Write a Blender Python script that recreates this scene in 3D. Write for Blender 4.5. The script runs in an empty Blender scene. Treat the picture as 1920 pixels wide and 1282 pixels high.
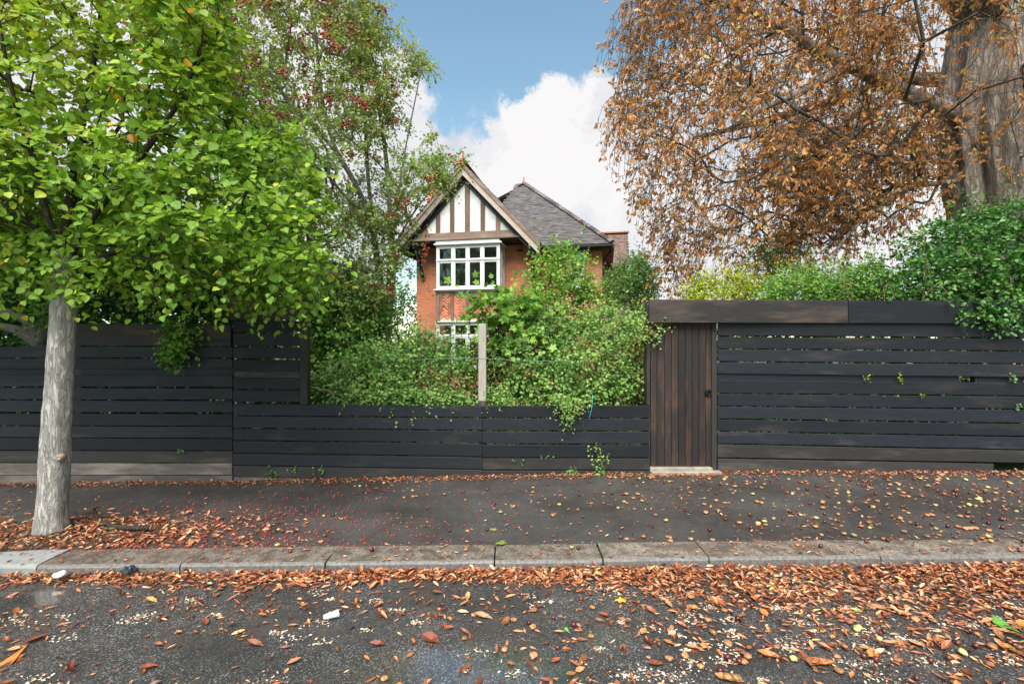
import bpy, math, random
import numpy as np
from mathutils import noise as mnoise, Vector

# ------------------------------------------------------------------ camera, world, sun, exposure
scene = bpy.context.scene
COL = scene.collection
R = math.radians
F, CX, CY, CZ = 900.0, 960.0, 641.0, 1.77      # focal length in photo pixels, principal point, camera height

cam_d = bpy.data.cameras.new("camera"); cam = bpy.data.objects.new("camera", cam_d); COL.objects.link(cam)
cam.location = (0, 0, CZ); cam.rotation_euler = (R(90), 0, 0)
cam_d.sensor_width = 36.0; cam_d.lens = 36.0 * F / 1920.0
cam_d.clip_start = 0.05; cam_d.clip_end = 3000
scene.camera = cam

SUN_EL, SUN_AZ = 54.0, 192.0                   # sun behind the camera, a little to the left, veiled by cloud
world = bpy.data.worlds.new("World"); scene.world = world; world.use_nodes = True
wt = world.node_tree; wt.nodes.clear()
def wn(t, **kw):
    n = wt.nodes.new(t)
    for k, v in kw.items(): setattr(n, k, v)
    return n
def wl(a, b): wt.links.new(a, b)
def wmath(op, a, b=None, c=None, clamp=False):
    n = wn("ShaderNodeMath", operation=op); n.use_clamp = clamp
    for i, v in enumerate((a, b, c)):
        if v is None: continue
        if isinstance(v, (int, float)): n.inputs[i].default_value = v
        else: wl(v, n.inputs[i])
    return n.outputs[0]
sky = wn("ShaderNodeTexSky", sky_type='NISHITA'); sky.sun_disc = False
sky.sun_elevation = R(SUN_EL); sky.sun_rotation = R(SUN_AZ); sky.air_density = 1.0; sky.dust_density = 0.6; sky.ozone_density = 2.0
tc = wn("ShaderNodeTexCoord")
nz = wn("ShaderNodeTexNoise"); nz.inputs["Scale"].default_value = 5.0; nz.inputs["Detail"].default_value = 8; nz.inputs["Roughness"].default_value = 0.66
wl(tc.outputs["Generated"], nz.inputs["Vector"])
nsub = wn("ShaderNodeVectorMath", operation='SUBTRACT'); wl(nz.outputs["Color"], nsub.inputs[0]); nsub.inputs[1].default_value = (.5, .5, .5)
nmul = wn("ShaderNodeVectorMath", operation='SCALE'); wl(nsub.outputs[0], nmul.inputs[0]); nmul.inputs["Scale"].default_value = 0.30
nadd = wn("ShaderNodeVectorMath", operation='ADD'); wl(tc.outputs["Generated"], nadd.inputs[0]); wl(nmul.outputs[0], nadd.inputs[1])
nnorm = wn("ShaderNodeVectorMath", operation='NORMALIZE'); wl(nadd.outputs[0], nnorm.inputs[0])
nb = wn("ShaderNodeTexNoise"); nb.inputs["Scale"].default_value = 1.7; nb.inputs["Detail"].default_value = 3
wl(tc.outputs["Generated"], nb.inputs["Vector"])
cov = wmath('MULTIPLY_ADD', nb.outputs["Fac"], 1.6, -0.40)
# cumulus banks and the clear gap between them: (photo x, photo y, radius in degrees, weight)
for px, py, rad, w in ((1060, 220, 8.5, 1.25), (1130, 260, 7.0, .9), (960, 270, 5.0, .7), (800, 255, 8.0, 1.1), (890, 340, 7.0, 1.0), (1180, 440, 7.0, .6),
                       (1130, 470, 8.0, .9), (1430, 330, 14.0, .8), (500, 250, 17.0, .8), (1650, 150, 14.0, .6), (200, 150, 20.0, .6),
                       (940, 90, 15.0, -1.3), (1130, 60, 9.0, -.9), (880, 190, 5.0, -.5), (925, 262, 3.0, -.8), (1130, 385, 5.0, -.95), (1000, 330, 3.0, -.5), (1185, 90, 4.5, -.6), (900, 120, 7.0, -.5)):
    v = Vector(((px - CX) / F, 1, (CY - py) / F)).normalized()
    dn = wn("ShaderNodeVectorMath", operation='DOT_PRODUCT'); wl(nnorm.outputs[0], dn.inputs[0]); dn.inputs[1].default_value = v
    mr = wn("ShaderNodeMapRange", interpolation_type='SMOOTHSTEP'); wl(dn.outputs["Value"], mr.inputs["Value"])
    mr.inputs["From Min"].default_value = math.cos(R(rad * 1.35)); mr.inputs["From Max"].default_value = math.cos(R(rad * .35))
    cov = wmath('MULTIPLY_ADD', mr.outputs[0], w, cov)
cov = wmath('MULTIPLY_ADD', wmath('SUBTRACT', nz.outputs["Fac"], .5), 1.5, cov)
cm = wn("ShaderNodeMapRange", interpolation_type='SMOOTHSTEP'); wl(cov, cm.inputs["Value"])
cm.inputs["From Min"].default_value = .30; cm.inputs["From Max"].default_value = .88
ns = wn("ShaderNodeTexNoise"); ns.inputs["Scale"].default_value = 4.6; ns.inputs["Detail"].default_value = 5
wl(nnorm.outputs[0], ns.inputs["Vector"])
cr = wn("ShaderNodeValToRGB"); wl(ns.outputs["Fac"], cr.inputs[0])
cr.color_ramp.elements[0].position = .36; cr.color_ramp.elements[0].color = (2.35, 2.55, 2.85, 1)
cr.color_ramp.elements[1].position = .54; cr.color_ramp.elements[1].color = (3.52, 3.46, 3.46, 1)
skyc = wn("ShaderNodeMix", data_type='RGBA', blend_type='MULTIPLY'); skyc.inputs[0].default_value = 1
wl(sky.outputs[0], skyc.inputs[6]); skyc.inputs[7].default_value = (.97, 1.02, .83, 1)
smix = wn("ShaderNodeMix", data_type='RGBA'); wl(cm.outputs[0], smix.inputs[0]); wl(skyc.outputs[2], smix.inputs[6]); wl(cr.outputs[0], smix.inputs[7])
bg = wn("ShaderNodeBackground"); bg.inputs["Strength"].default_value = 0.05; wl(smix.outputs[2], bg.inputs["Color"])
wo = wn("ShaderNodeOutputWorld"); wl(bg.outputs[0], wo.inputs["Surface"])

sun_d = bpy.data.lights.new("sun", 'SUN'); sun = bpy.data.objects.new("sun", sun_d); COL.objects.link(sun)
sun_d.energy = 1.5; sun_d.angle = R(50); sun_d.color = (1.0, .95, .88)
sdir = Vector((math.sin(R(SUN_AZ)) * math.cos(R(SUN_EL)), math.cos(R(SUN_AZ)) * math.cos(R(SUN_EL)), math.sin(R(SUN_EL))))
sun.rotation_euler = (-sdir).to_track_quat('-Z', 'Y').to_euler(); sun.location = (0, -20, 30)

vs = scene.view_settings
vs.view_transform = 'Standard'; vs.look = 'None'; vs.exposure = 2.45; vs.gamma = 1.0; vs.use_curve_mapping = False
scene.render.engine = 'CYCLES'
scene.cycles.max_bounces = 6; scene.cycles.diffuse_bounces = 4; scene.cycles.glossy_bounces = 2
scene.cycles.transmission_bounces = 4; scene.cycles.transparent_max_bounces = 8
scene.cycles.use_denoising = True; scene.cycles.sample_clamp_indirect = 4.0

# ------------------------------------------------------------------ helpers
rng = np.random.default_rng(7); random.seed(7)
UP = np.array([0, 0, 1.0])
def P(px, py, d): return np.array([(px - CX) / F * d, d, CZ + (CY - py) / F * d])
def nrmz(a): return a / np.maximum(np.linalg.norm(a, axis=-1, keepdims=True), 1e-9)

def tag(o, label=None, cat=None, group=None, kind=None):
    for k, v in (("label", label), ("category", cat), ("group", group), ("kind", kind)):
        if v: o[k] = v
    return o
def empty(name, loc, label, cat, group=None, rz=0.0):
    o = bpy.data.objects.new(name, None); COL.objects.link(o); o.location = tuple(loc); o.rotation_euler = (0, 0, rz)
    o.empty_display_size = .2
    return tag(o, label, cat, group)
def root_loc(p):
    l = Vector((0, 0, 0))
    while p is not None: l += p.location; p = p.parent
    return l
def link(name, me, parent=None):
    o = bpy.data.objects.new(name, me); COL.objects.link(o)
    if parent is not None: o.parent = parent
    return o
def mesh_np(name, V, loops, totals, mat, parent=None, tint=None, smooth=False, local=False):
    """One mesh object from flat arrays; V in world coordinates unless local."""
    V = np.asarray(V, dtype=np.float64)
    if parent is not None and not local: V = V - np.array(root_loc(parent))
    me = bpy.data.meshes.new(name)
    loops = np.asarray(loops, dtype=np.int32).ravel(); totals = np.asarray(totals, dtype=np.int32)
    me.vertices.add(len(V)); me.vertices.foreach_set("co", V.astype(np.float32).ravel())
    me.loops.add(len(loops)); me.loops.foreach_set("vertex_index", loops)
    me.polygons.add(len(totals))
    me.polygons.foreach_set("loop_start", np.concatenate([[0], np.cumsum(totals)[:-1]]).astype(np.int32))
    me.polygons.foreach_set("loop_total", totals)
    me.polygons.foreach_set("use_smooth", np.full(len(totals), bool(smooth)))
    if tint is not None:
        a = me.attributes.new("tint", 'FLOAT', 'POINT'); a.data.foreach_set("value", np.asarray(tint, dtype=np.float32))
    me.update(calc_edges=True); me.materials.append(mat)
    return link(name, me, parent)
def mesh_l(name, V, Fc, mat, parent=None, smooth=False, local=False, tint=None):
    return mesh_np(name, V, [i for f in Fc for i in f], [len(f) for f in Fc], mat, parent, tint, smooth, local)

def box_vf(lo, hi, ch=0.0):
    """Box, its edges chamfered when ch > 0 (a 24-vertex bevelled box)."""
    x0, y0, z0 = lo; x1, y1, z1 = hi
    if ch <= 0:
        V = [(x0,y0,z0),(x1,y0,z0),(x1,y1,z0),(x0,y1,z0),(x0,y0,z1),(x1,y0,z1),(x1,y1,z1),(x0,y1,z1)]
        return V, [(0,3,2,1),(4,5,6,7),(0,1,5,4),(1,2,6,5),(2,3,7,6),(3,0,4,7)]
    V, idx = [], {}
    for sx in (0, 1):
        for sy in (0, 1):
            for sz in (0, 1):
                c = ((x0, x1)[sx], (y0, y1)[sy], (z0, z1)[sz]); i = (ch, -ch)
                for ax in range(3):
                    p = [c[k] if k == ax else c[k] + i[(sx, sy, sz)[k]] for k in range(3)]
                    idx[(sx, sy, sz, ax)] = len(V); V.append(tuple(p))
    g = lambda *a: idx[a]
    Fc = []
    for s in (0, 1):
        Fc.append([g(s,0,0,0), g(s,1,0,0), g(s,1,1,0), g(s,0,1,0)][::1 if s else -1])
        Fc.append([g(0,s,0,1), g(1,s,0,1), g(1,s,1,1), g(0,s,1,1)][::-1 if s else 1])
        Fc.append([g(0,0,s,2), g(1,0,s,2), g(1,1,s,2), g(0,1,s,2)][::1 if s else -1])
        for t in (0, 1):
            Fc.append((g(0,s,t,1), g(1,s,t,1), g(1,s,t,2), g(0,s,t,2)))
            Fc.append((g(s,0,t,0), g(s,1,t,0), g(s,1,t,2), g(s,0,t,2)))
            Fc.append((g(s,t,0,0), g(s,t,1,0), g(s,t,1,1), g(s,t,0,1)))
            for u in (0, 1): Fc.append((g(s,t,u,0), g(s,t,u,1), g(s,t,u,2)))
    return V, Fc
def box(name, lo, hi, mat, parent=None, ch=0.0, local=True):
    V, Fc = box_vf(lo, hi, ch); o = mesh_l(name, V, Fc, mat, parent, local=local)
    return o
def prism(name, pts, y0, y1, mat, parent, local=True):
    """Polygon in (x, z) drawn out from y0 to y1."""
    n = len(pts); V = [(x, y0, z) for x, z in pts] + [(x, y1, z) for x, z in pts]
    Fc = [tuple(range(n)), tuple(range(2*n-1, n-1, -1))] + [(i, i+n, (i+1) % n + n, (i+1) % n) for i in range(n)]
    return mesh_l(name, V, Fc, mat, parent, local=local)
def beam_vf(a, b, w, d):
    """Straight bar from a to b, width w in the (x,z) plane, depth d along +y."""
    a, b = Vector(a), Vector(b); t = (b - a).normalized(); n = Vector((-t.z, 0, t.x)) * w / 2
    V = [a-n, b-n, b+n, a+n]; V = V + [v + Vector((0, d, 0)) for v in V]
    return [tuple(v) for v in V], [(0,1,2,3),(7,6,5,4),(0,4,5,1),(1,5,6,2),(2,6,7,3),(3,7,4,0)]
def frusta(A, B, ra, rb, k=5):
    """Tapered open tubes for many edges at once."""
    A, B = np.asarray(A, float), np.asarray(B, float); n = len(A)
    t = nrmz(B - A); ref = np.where(np.abs(t[:, 2:3]) > .9, np.array([[1., 0, 0]]), np.array([[0, 0, 1.]]))
    u = nrmz(np.cross(t, ref)); w = np.cross(t, u)
    an = np.arange(k) * 2 * math.pi / k
    ring = np.cos(an)[None, :, None] * u[:, None] + np.sin(an)[None, :, None] * w[:, None]
    V = np.concatenate([A[:, None] + ring * np.asarray(ra)[:, None, None], B[:, None] + ring * np.asarray(rb)[:, None, None]], 1).reshape(-1, 3)
    i = np.arange(k); j = (i + 1) % k
    q = np.stack([i, j, j + k, i + k], 1)
    loops = (q[None] + (np.arange(n) * 2 * k)[:, None, None]).reshape(-1)
    return V, loops, np.full(n * k, 4)
def tube_vf(pts, rad, k=8, cap=True, bump=0.0, seed=0.0, flutes=None):
    pts = [Vector(p) for p in pts]; V, Fc = [], []
    for i, p in enumerate(pts):
        t = (pts[min(i+1, len(pts)-1)] - pts[max(i-1, 0)]).normalized()
        u = t.cross(Vector((0, 1, 0.01))).normalized() if abs(t.y) < .9 else t.cross(Vector((1, 0, 0))).normalized(); w = t.cross(u)
        for j in range(k):
            a = 2 * math.pi * j / k; dr = u * math.cos(a) + w * math.sin(a); r = rad[i]
            if flutes: r *= flutes(a, i / (len(pts) - 1))
            if bump:
                q = p + dr * r
                r *= 1 + bump * (mnoise.noise(Vector((q.x * 9, q.y * 9, q.z * 2.5 + seed))) + .6 * mnoise.noise(Vector((q.x * 26, q.y * 26, q.z * 8 + seed))))
            V.append(tuple(p + dr * r))
    for i in range(len(pts) - 1):
        for j in range(k): Fc.append((i*k+j, i*k+(j+1) % k, (i+1)*k+(j+1) % k, (i+1)*k+j))
    if cap: Fc += [tuple(range(k))[::-1], tuple(range((len(pts)-1)*k, len(pts)*k))]
    return V, Fc
def spline(pts, n):
    """Catmull-Rom through the points (any dimension)."""
    p = np.asarray(pts, float); p = np.vstack([2*p[0]-p[1], p, 2*p[-1]-p[-2]]); m = len(p) - 3; out = []
    for s in np.linspace(0, m - 1e-6, n):
        i = int(s); t = s - i; a, b, c, d = p[i], p[i+1], p[i+2], p[i+3]
        out.append(.5 * ((2*b) + (c-a)*t + (2*a-5*b+4*c-d)*t*t + (-a+3*b-3*c+d)*t**3))
    return np.array(out)

# ------------------------------------------------------------------ materials
def nodes(name):
    m = bpy.data.materials.new(name); m.use_nodes = True; t = m.node_tree; t.nodes.clear()
    out = t.nodes.new("ShaderNodeOutputMaterial"); b = t.nodes.new("ShaderNodeBsdfPrincipled"); t.links.new(b.outputs[0], out.inputs[0])
    return m, t, b, out
class T:
    def __init__(s, t): s.t = t
    def n(s, typ, **kw):
        x = s.t.nodes.new(typ)
        for k, v in kw.items():
            if k in x.inputs: x.inputs[k].default_value = v
            else: setattr(x, k, v)
        return x
    def l(s, a, b): s.t.links.new(a, b)
    def coord(s, which="Object", scale=(1, 1, 1), rot=(0, 0, 0)):
        c = s.n("ShaderNodeTexCoord"); m = s.n("ShaderNodeMapping"); m.inputs["Scale"].default_value = scale; m.inputs["Rotation"].default_value = rot
        s.l(c.outputs[which], m.inputs["Vector"]); return m.outputs[0]
    def noise(s, vec, scale, detail=4, rough=.55, dist=0):
        x = s.n("ShaderNodeTexNoise"); x.inputs["Scale"].default_value = scale; x.inputs["Detail"].default_value = detail
        x.inputs["Roughness"].default_value = rough; x.inputs["Distortion"].default_value = dist
        s.l(vec, x.inputs["Vector"]); return x.outputs["Fac"]
    def ramp(s, fac, stops, interp='LINEAR'):
        r = s.n("ShaderNodeValToRGB"); s.l(fac, r.inputs[0]); r.color_ramp.interpolation = interp; e = r.color_ramp.elements
        while len(e) < len(stops): e.new(.5)
        for k, (p, c) in zip(e, stops):
            k.position = p; k.color = (*c, 1) if hasattr(c, '__len__') else (c, c, c, 1)
        return r.outputs[0]
    def mix(s, f, a, b, blend='MIX'):
        x = s.n("ShaderNodeMix", data_type='RGBA', blend_type=blend)
        for sock, v in ((x.inputs[0], f), (x.inputs[6], a), (x.inputs[7], b)):
            if isinstance(v, (int, float)): sock.default_value = v
            elif isinstance(v, tuple): sock.default_value = (*v, 1)
            else: s.l(v, sock)
        return x.outputs[2]
    def math(s, op, a, b=0.0, clamp=False):
        x = s.n("ShaderNodeMath", operation=op); x.use_clamp = clamp
        for i, v in enumerate((a, b)):
            if isinstance(v, (int, float)): x.inputs[i].default_value = v
            else: s.l(v, x.inputs[i])
        return x.outputs[0]
    def bump(s, h, b, strength=.3, dist=.01):
        x = s.n("ShaderNodeBump"); x.inputs["Strength"].default_value = strength; x.inputs["Distance"].default_value = dist
        s.l(h, x.inputs["Height"]); s.l(x.outputs[0], b.inputs["Normal"])

def leaf_mat(name, stops, trans=.38, rough=.5, spec=.35):
    m, t, b, out = nodes(name); k = T(t)
    a = k.n("ShaderNodeAttribute", attribute_name="tint")
    c = k.ramp(a.outputs["Fac"], stops); b.inputs["Roughness"].default_value = rough; b.inputs["Specular IOR Level"].default_value = spec
    k.l(c, b.inputs["Base Color"])
    tr = k.n("ShaderNodeBsdfTranslucent"); cc = k.mix(.5, c, (1.0, 1.0, .35), 'MULTIPLY'); k.l(cc, tr.inputs["Color"])
    mx = k.n("ShaderNodeMixShader"); mx.inputs[0].default_value = trans; k.l(b.outputs[0], mx.inputs[1]); k.l(tr.outputs[0], mx.inputs[2])
    k.l(mx.outputs[0], out.inputs[0]); return m
def bark_mat(name, c0, c1, c2, scale=1.0, moss=0.0):
    m, t, b, out = nodes(name); k = T(t)
    v = k.coord("Object", (1, 1, .28)); n1 = k.noise(v, 16 * scale, 8, .7, .6); v2 = k.coord("Object"); n2 = k.noise(v2, 2.2 * scale, 4)
    c = k.ramp(n1, [(.3, c0), (.5, c1), (.72, c2)])
    c = k.mix(k.ramp(n2, [(.35, 0.), (.7, .55)]), c, tuple(x * .62 for x in c1))
    if moss: c = k.mix(k.ramp(k.noise(v2, 3.1, 5), [(.5, 0.), (.68, moss)]), c, (.07, .085, .035))
    k.l(c, b.inputs["Base Color"]); b.inputs["Roughness"].default_value = .9; b.inputs["Specular IOR Level"].default_value = .2
    vf = k.coord("Object", (1, 1, .16)); fz = k.noise(vf, 26 * scale, 5, .6, 1.2); rid = k.math('ABSOLUTE', k.math('SUBTRACT', fz, .5))
    crk = k.ramp(rid, [(.0, 1.), (.035, .75), (.08, 0.)]); c = k.mix(k.math('MULTIPLY', crk, .45), c, tuple(x * .6 for x in c0)); k.l(c, b.inputs["Base Color"])
    h = k.math('SUBTRACT', k.math('MULTIPLY', n1, 1.0), k.math('MULTIPLY', crk, .9)); k.bump(h, b, .8, .016 / scale); return m
def plain(name, c, rough=.6, spec=.4, metal=0.0, var=.25, scale=6.0):
    m, t, b, out = nodes(name); k = T(t)
    n = k.noise(k.coord(), scale, 5, .6); col = k.ramp(n, [(.3, tuple(x * (1 - var) for x in c)), (.7, tuple(min(1, x * (1 + var)) for x in c))])
    k.l(col, b.inputs["Base Color"]); b.inputs["Roughness"].default_value = rough; b.inputs["Specular IOR Level"].default_value = spec; b.inputs["Metallic"].default_value = metal
    k.bump(k.noise(k.coord(), scale * 12, 4), b, .15, .005); return m
def tint_mat(name, stops, rough=.6, spec=.4, interp='LINEAR', bump=0.0):
    m, t, b, out = nodes(name); k = T(t)
    a = k.n("ShaderNodeAttribute", attribute_name="tint"); c = k.ramp(a.outputs["Fac"], stops, interp)
    n = k.noise(k.coord(), 30, 3); c = k.mix(k.ramp(n, [(.3, .2), (.6, 0.)]), c, (.03, .02, .015))
    k.l(c, b.inputs["Base Color"]); b.inputs["Roughness"].default_value = rough; b.inputs["Specular IOR Level"].default_value = spec
    return m
def board_mat(name, paint, worn, wear=.55, axis='x', rough=.55, spec=.4):
    """Stained softwood: grain along the board, stain rubbed through to the wood in patches; each board a little different."""
    m, t, b, out = nodes(name); k = T(t)
    oi = k.n("ShaderNodeObjectInfo"); off = k.n("ShaderNodeVectorMath", operation='SCALE'); off.inputs["Scale"].default_value = 37.0
    cmb = k.n("ShaderNodeCombineXYZ"); k.l(oi.outputs["Random"], cmb.inputs[0]); k.l(oi.outputs["Random"], cmb.inputs[2]); k.l(cmb.outputs[0], off.inputs[0])
    tcn = k.n("ShaderNodeTexCoord"); add = k.n("ShaderNodeVectorMath", operation='ADD'); k.l(tcn.outputs["Object"], add.inputs[0]); k.l(off.outputs[0], add.inputs[1])
    mp = k.n("ShaderNodeMapping"); mp.inputs["Scale"].default_value = (.35, 1, 6) if axis == 'x' else (6, 1, .35); k.l(add.outputs[0], mp.inputs["Vector"])
    mp2 = k.n("ShaderNodeMapping"); mp2.inputs["Scale"].default_value = (.5, 1, 2.4) if axis == 'x' else (3, 1, .6); k.l(add.outputs[0], mp2.inputs["Vector"])
    g = k.noise(mp.outputs[0], 14, 6, .65, .4); w = k.noise(mp2.outputs[0], 2.0, 7, .62)
    base = k.mix(k.ramp(g, [(.3, 0.), (.75, 1.)]), paint, tuple(x * 1.7 + .004 for x in paint))
    wc = k.mix(k.ramp(g, [(.3, 0.), (.7, 1.)]), tuple(x * .55 for x in worn), worn)
    lo = .45 + (1 - wear) * .25
    f = k.ramp(w, [(lo, 0.), (lo + .16, min(1.0, wear + .25))]); col = k.mix(f, base, wc)
    rv = k.math('MULTIPLY_ADD', oi.outputs["Random"], .8); t.nodes[-1].inputs[2].default_value = .62
    hs = k.n("ShaderNodeHueSaturation"); k.l(col, hs.inputs["Color"]); k.l(rv, hs.inputs["Value"])
    k.l(hs.outputs[0], b.inputs["Base Color"]); b.inputs["Specular IOR Level"].default_value = spec
    k.l(k.ramp(w, [(.3, rough - .12), (.7, rough + .25)]), b.inputs["Roughness"])
    k.bump(g, b, .45, .004); return m

M = {}
M['board'] = board_mat('black_stained_board', (.0056, .0069, .0104), (.058, .046, .041), .56, spec=.3)
M['board_brown'] = board_mat('brown_stained_board', (.012, .0095, .009), (.095, .068, .053), .95, rough=.65)
M['board_grey'] = board_mat('weathered_grey_board', (.05, .042, .037), (.20, .165, .14), .95, rough=.75)
M['board_mid'] = board_mat('half_weathered_board', (.016, .0145, .014), (.08, .064, .053), .75, rough=.7)
M['door'] = board_mat('brown_door_plank', (.011, .0072, .0060), (.078, .036, .021), .8, 'z', rough=.62)
M['post_grey'] = board_mat('bare_grey_post', (.17, .15, .13), (.33, .295, .26), .85, 'z', rough=.85)
M['post_dark'] = board_mat('dark_post', (.02, .017, .015), (.12, .09, .07), .7, 'z', rough=.7)
M['timber'] = board_mat('weathered_timber', (.12, .075, .052), (.28, .21, .165), .8, 'z', rough=.85)
M['timber_h'] = board_mat('weathered_timber_beam', (.12, .08, .062), (.28, .22, .185), .8, 'x', rough=.85)
M['bargeboard'] = board_mat('weathered_bargeboard', (.24, .20, .17), (.40, .355, .31), .9, 'x', rough=.85)
M['blackwood'] = plain('black_painted_wood', (.012, .012, .014), .5)
M['iron'] = plain('black_iron', (.02, .02, .022), .35, .5, .8)
M['lime_bark'] = bark_mat('grey_lime_bark', (.25, .23, .205), (.44, .41, .375), (.62, .59, .55), 1.0, .12)
M['chest_bark'] = bark_mat('brown_chestnut_bark', (.17, .135, .115), (.37, .305, .26), (.54, .46, .405), .45, .22)
M['twig_bark'] = bark_mat('twig_bark', (.03, .024, .02), (.075, .06, .05), (.14, .115, .09), 1.6)
M['chest_twig'] = bark_mat('lichened_twig_bark', (.06, .052, .04), (.14, .125, .095), (.24, .225, .17), 1.2, .3)
M['haw_bark'] = bark_mat('hawthorn_bark', (.11, .095, .08), (.22, .19, .165), (.36, .32, .28), 1.5, .2)
M['lime_leaf'] = leaf_mat('lime_leaf', [(0, (.08, .19, .02)), (.3, (.16, .32, .032)), (.6, (.25, .42, .045)), (.9, (.44, .54, .055)), (.985, (.60, .47, .06)), (1, (.66, .34, .05))], .45)
M['haw_leaf'] = leaf_mat('hawthorn_leaf', [(0, (.13, .23, .06)), (.5, (.27, .39, .10)), (.85, (.42, .49, .14)), (1, (.46, .32, .13))], .42)
M['chest_leaf'] = leaf_mat('chestnut_leaf', [(0, (.30, .105, .035)), (.35, (.52, .215, .07)), (.7, (.66, .345, .125)), (.93, (.70, .47, .20)), (1, (.50, .46, .14))], .36, .6, .2)
M['dark_leaf'] = leaf_mat('dark_evergreen_leaf', [(0, (.03, .10, .018)), (.55, (.075, .22, .036)), (1, (.17, .36, .06))], .34, .4, .5)
M['mid_leaf'] = leaf_mat('mid_green_leaf', [(0, (.07, .19, .025)), (.5, (.165, .36, .047)), (.9, (.30, .49, .08)), (1, (.36, .43, .08))], .4)
M['bush_leaf'] = leaf_mat('bush_leaf', [(0, (.10, .22, .055)), (.5, (.22, .41, .095)), (.88, (.38, .53, .14)), (.97, (.36, .44, .12)), (1, (.35, .18, .09))], .38)
M['yellow_leaf'] = leaf_mat('yellow_green_leaf', [(0, (.24, .32, .015)), (.5, (.45, .52, .02)), (1, (.62, .64, .04))], .4)
M['far_leaf'] = leaf_mat('far_tree_leaf', [(0, (.05, .10, .03)), (.6, (.11, .18, .06)), (1, (.22, .27, .09))], .3)
M['ivy_leaf'] = leaf_mat('ivy_leaf', [(0, (.03, .10, .03)), (.6, (.08, .20, .05)), (1, (.20, .34, .10))], .2, .35, .5)
M['berry'] = tint_mat('haw_berry', [(0, (.30, .012, .016)), (1, (.52, .045, .045))], .3, .5)
M['litter'] = tint_mat('fallen_leaf_litter', [(0, (.09, .03, .018)), (.25, (.28, .08, .03)), (.5, (.47, .17, .062)), (.75, (.56, .28, .13)), (.92, (.60, .40, .25)), (1, (.56, .38, .15))], .42, .45)
M['crumb'] = tint_mat('crushed_conker', [(0, (.34, .20, .12)), (.5, (.58, .47, .34)), (1, (.70, .64, .52))], .7)
M['knot'] = plain('brown_knot', (.27, .215, .165), .9, .2, 0, .6, 90)
M['cane'] = plain('dry_cane', (.26, .18, .11), .85, .2, 0, .4, 8)
M['cork'] = plain('cut_wood', (.42, .2, .08), .8)

# ground surfaces
def asphalt(name, base, speck, scale, wet):
    m, t, b, out = nodes(name); k = T(t); v = k.coord()
    vor = k.n("ShaderNodeTexVoronoi"); vor.inputs["Scale"].default_value = scale; k.l(v, vor.inputs["Vector"])
    sep = k.n("ShaderNodeSeparateColor"); k.l(vor.outputs["Color"], sep.inputs[0])
    s = k.ramp(sep.outputs[0], [(0, tuple(x * .45 for x in base)), (.55, base), (.86, tuple(x * 1.8 for x in base)), (.9, speck), (1, tuple(x * 1.4 for x in speck))])
    n1 = k.noise(v, 1.1, 6, .65); n2 = k.noise(v, 5, 7, .7)
    c = k.mix(k.ramp(n1, [(.38, .0), (.6, .75)]), s, tuple(x * .5 for x in base)); c = k.mix(k.ramp(n2, [(.48, 0.), (.68, .6)]), c, (.075, .058, .044))
    k.l(c, b.inputs["Base Color"])
    wn_ = k.noise(k.coord("Object", (.55, 1.0, 1)), .95, 3, .5)
    if wet < .2:                                                  # a shallow puddle lying in the wheel track
        sx = k.n("ShaderNodeSeparateXYZ"); ob = k.n("ShaderNodeTexCoord"); k.l(ob.outputs["Object"], sx.inputs[0])
        px_ = k.math('DIVIDE', k.math('ADD', sx.outputs[0], .30), .75); py_ = k.math('DIVIDE', k.math('SUBTRACT', sx.outputs[1], 2.70), .45)
        r2 = k.math('ADD', k.math('MULTIPLY', px_, px_), k.math('MULTIPLY', py_, py_)); pud = k.math('MAXIMUM', k.math('SUBTRACT', 1.0, r2), 0.0)
        wn_ = k.math('ADD', wn_, k.math('MULTIPLY', pud, .32))
    k.l(k.ramp(wn_, [(.38, .55), (.54, .30), (.64, wet)]), b.inputs["Roughness"]); b.inputs["Specular IOR Level"].default_value = .5
    h = k.math('MULTIPLY', vor.outputs["Distance"], k.ramp(wn_, [(.5, 1.), (.66, .10)]))
    if wet < .2: k.l(k.ramp(wn_, [(.56, .45), (.68, 1.)]), b.inputs["Specular IOR Level"]); k.l(k.ramp(wn_, [(.58, 0.), (.70, 1.)]), b.inputs["Coat Weight"]); b.inputs["Coat IOR"].default_value = 1.7; b.inputs["Coat Roughness"].default_value = .06
    k.bump(h, b, .55, .006); return m
M['road'] = asphalt('wet_road_asphalt', (.052, .051, .050), (.19, .185, .178), 150, .10)
M['pave'] = asphalt('footway_asphalt', (.058, .056, .054), (.115, .11, .105), 210, .36)
def varied(name, c, rough=.6, var=.35):
    m, t, b, out = nodes(name); k = T(t); oi = k.n("ShaderNodeObjectInfo"); v = k.coord()
    n = k.noise(v, 45, 4, .65); col = k.ramp(n, [(.3, tuple(x * .35 for x in c)), (.5, tuple(x * .8 for x in c)), (.72, tuple(min(1, x * 1.3) for x in c))])
    hs = k.n("ShaderNodeHueSaturation"); k.l(col, hs.inputs["Color"]); k.l(k.ramp(oi.outputs["Random"], [(0, 1 - var * 1.4), (1, 1 + var)]), hs.inputs["Value"])
    h2 = k.math('FRACT', k.math('MULTIPLY', oi.outputs["Random"], 17.3)); k.l(k.ramp(h2, [(0, .485), (1, .515)]), hs.inputs["Hue"])
    k.l(hs.outputs[0], b.inputs["Base Color"]); b.inputs["Roughness"].default_value = rough; k.bump(n, b, .5, .004); return m
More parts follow.
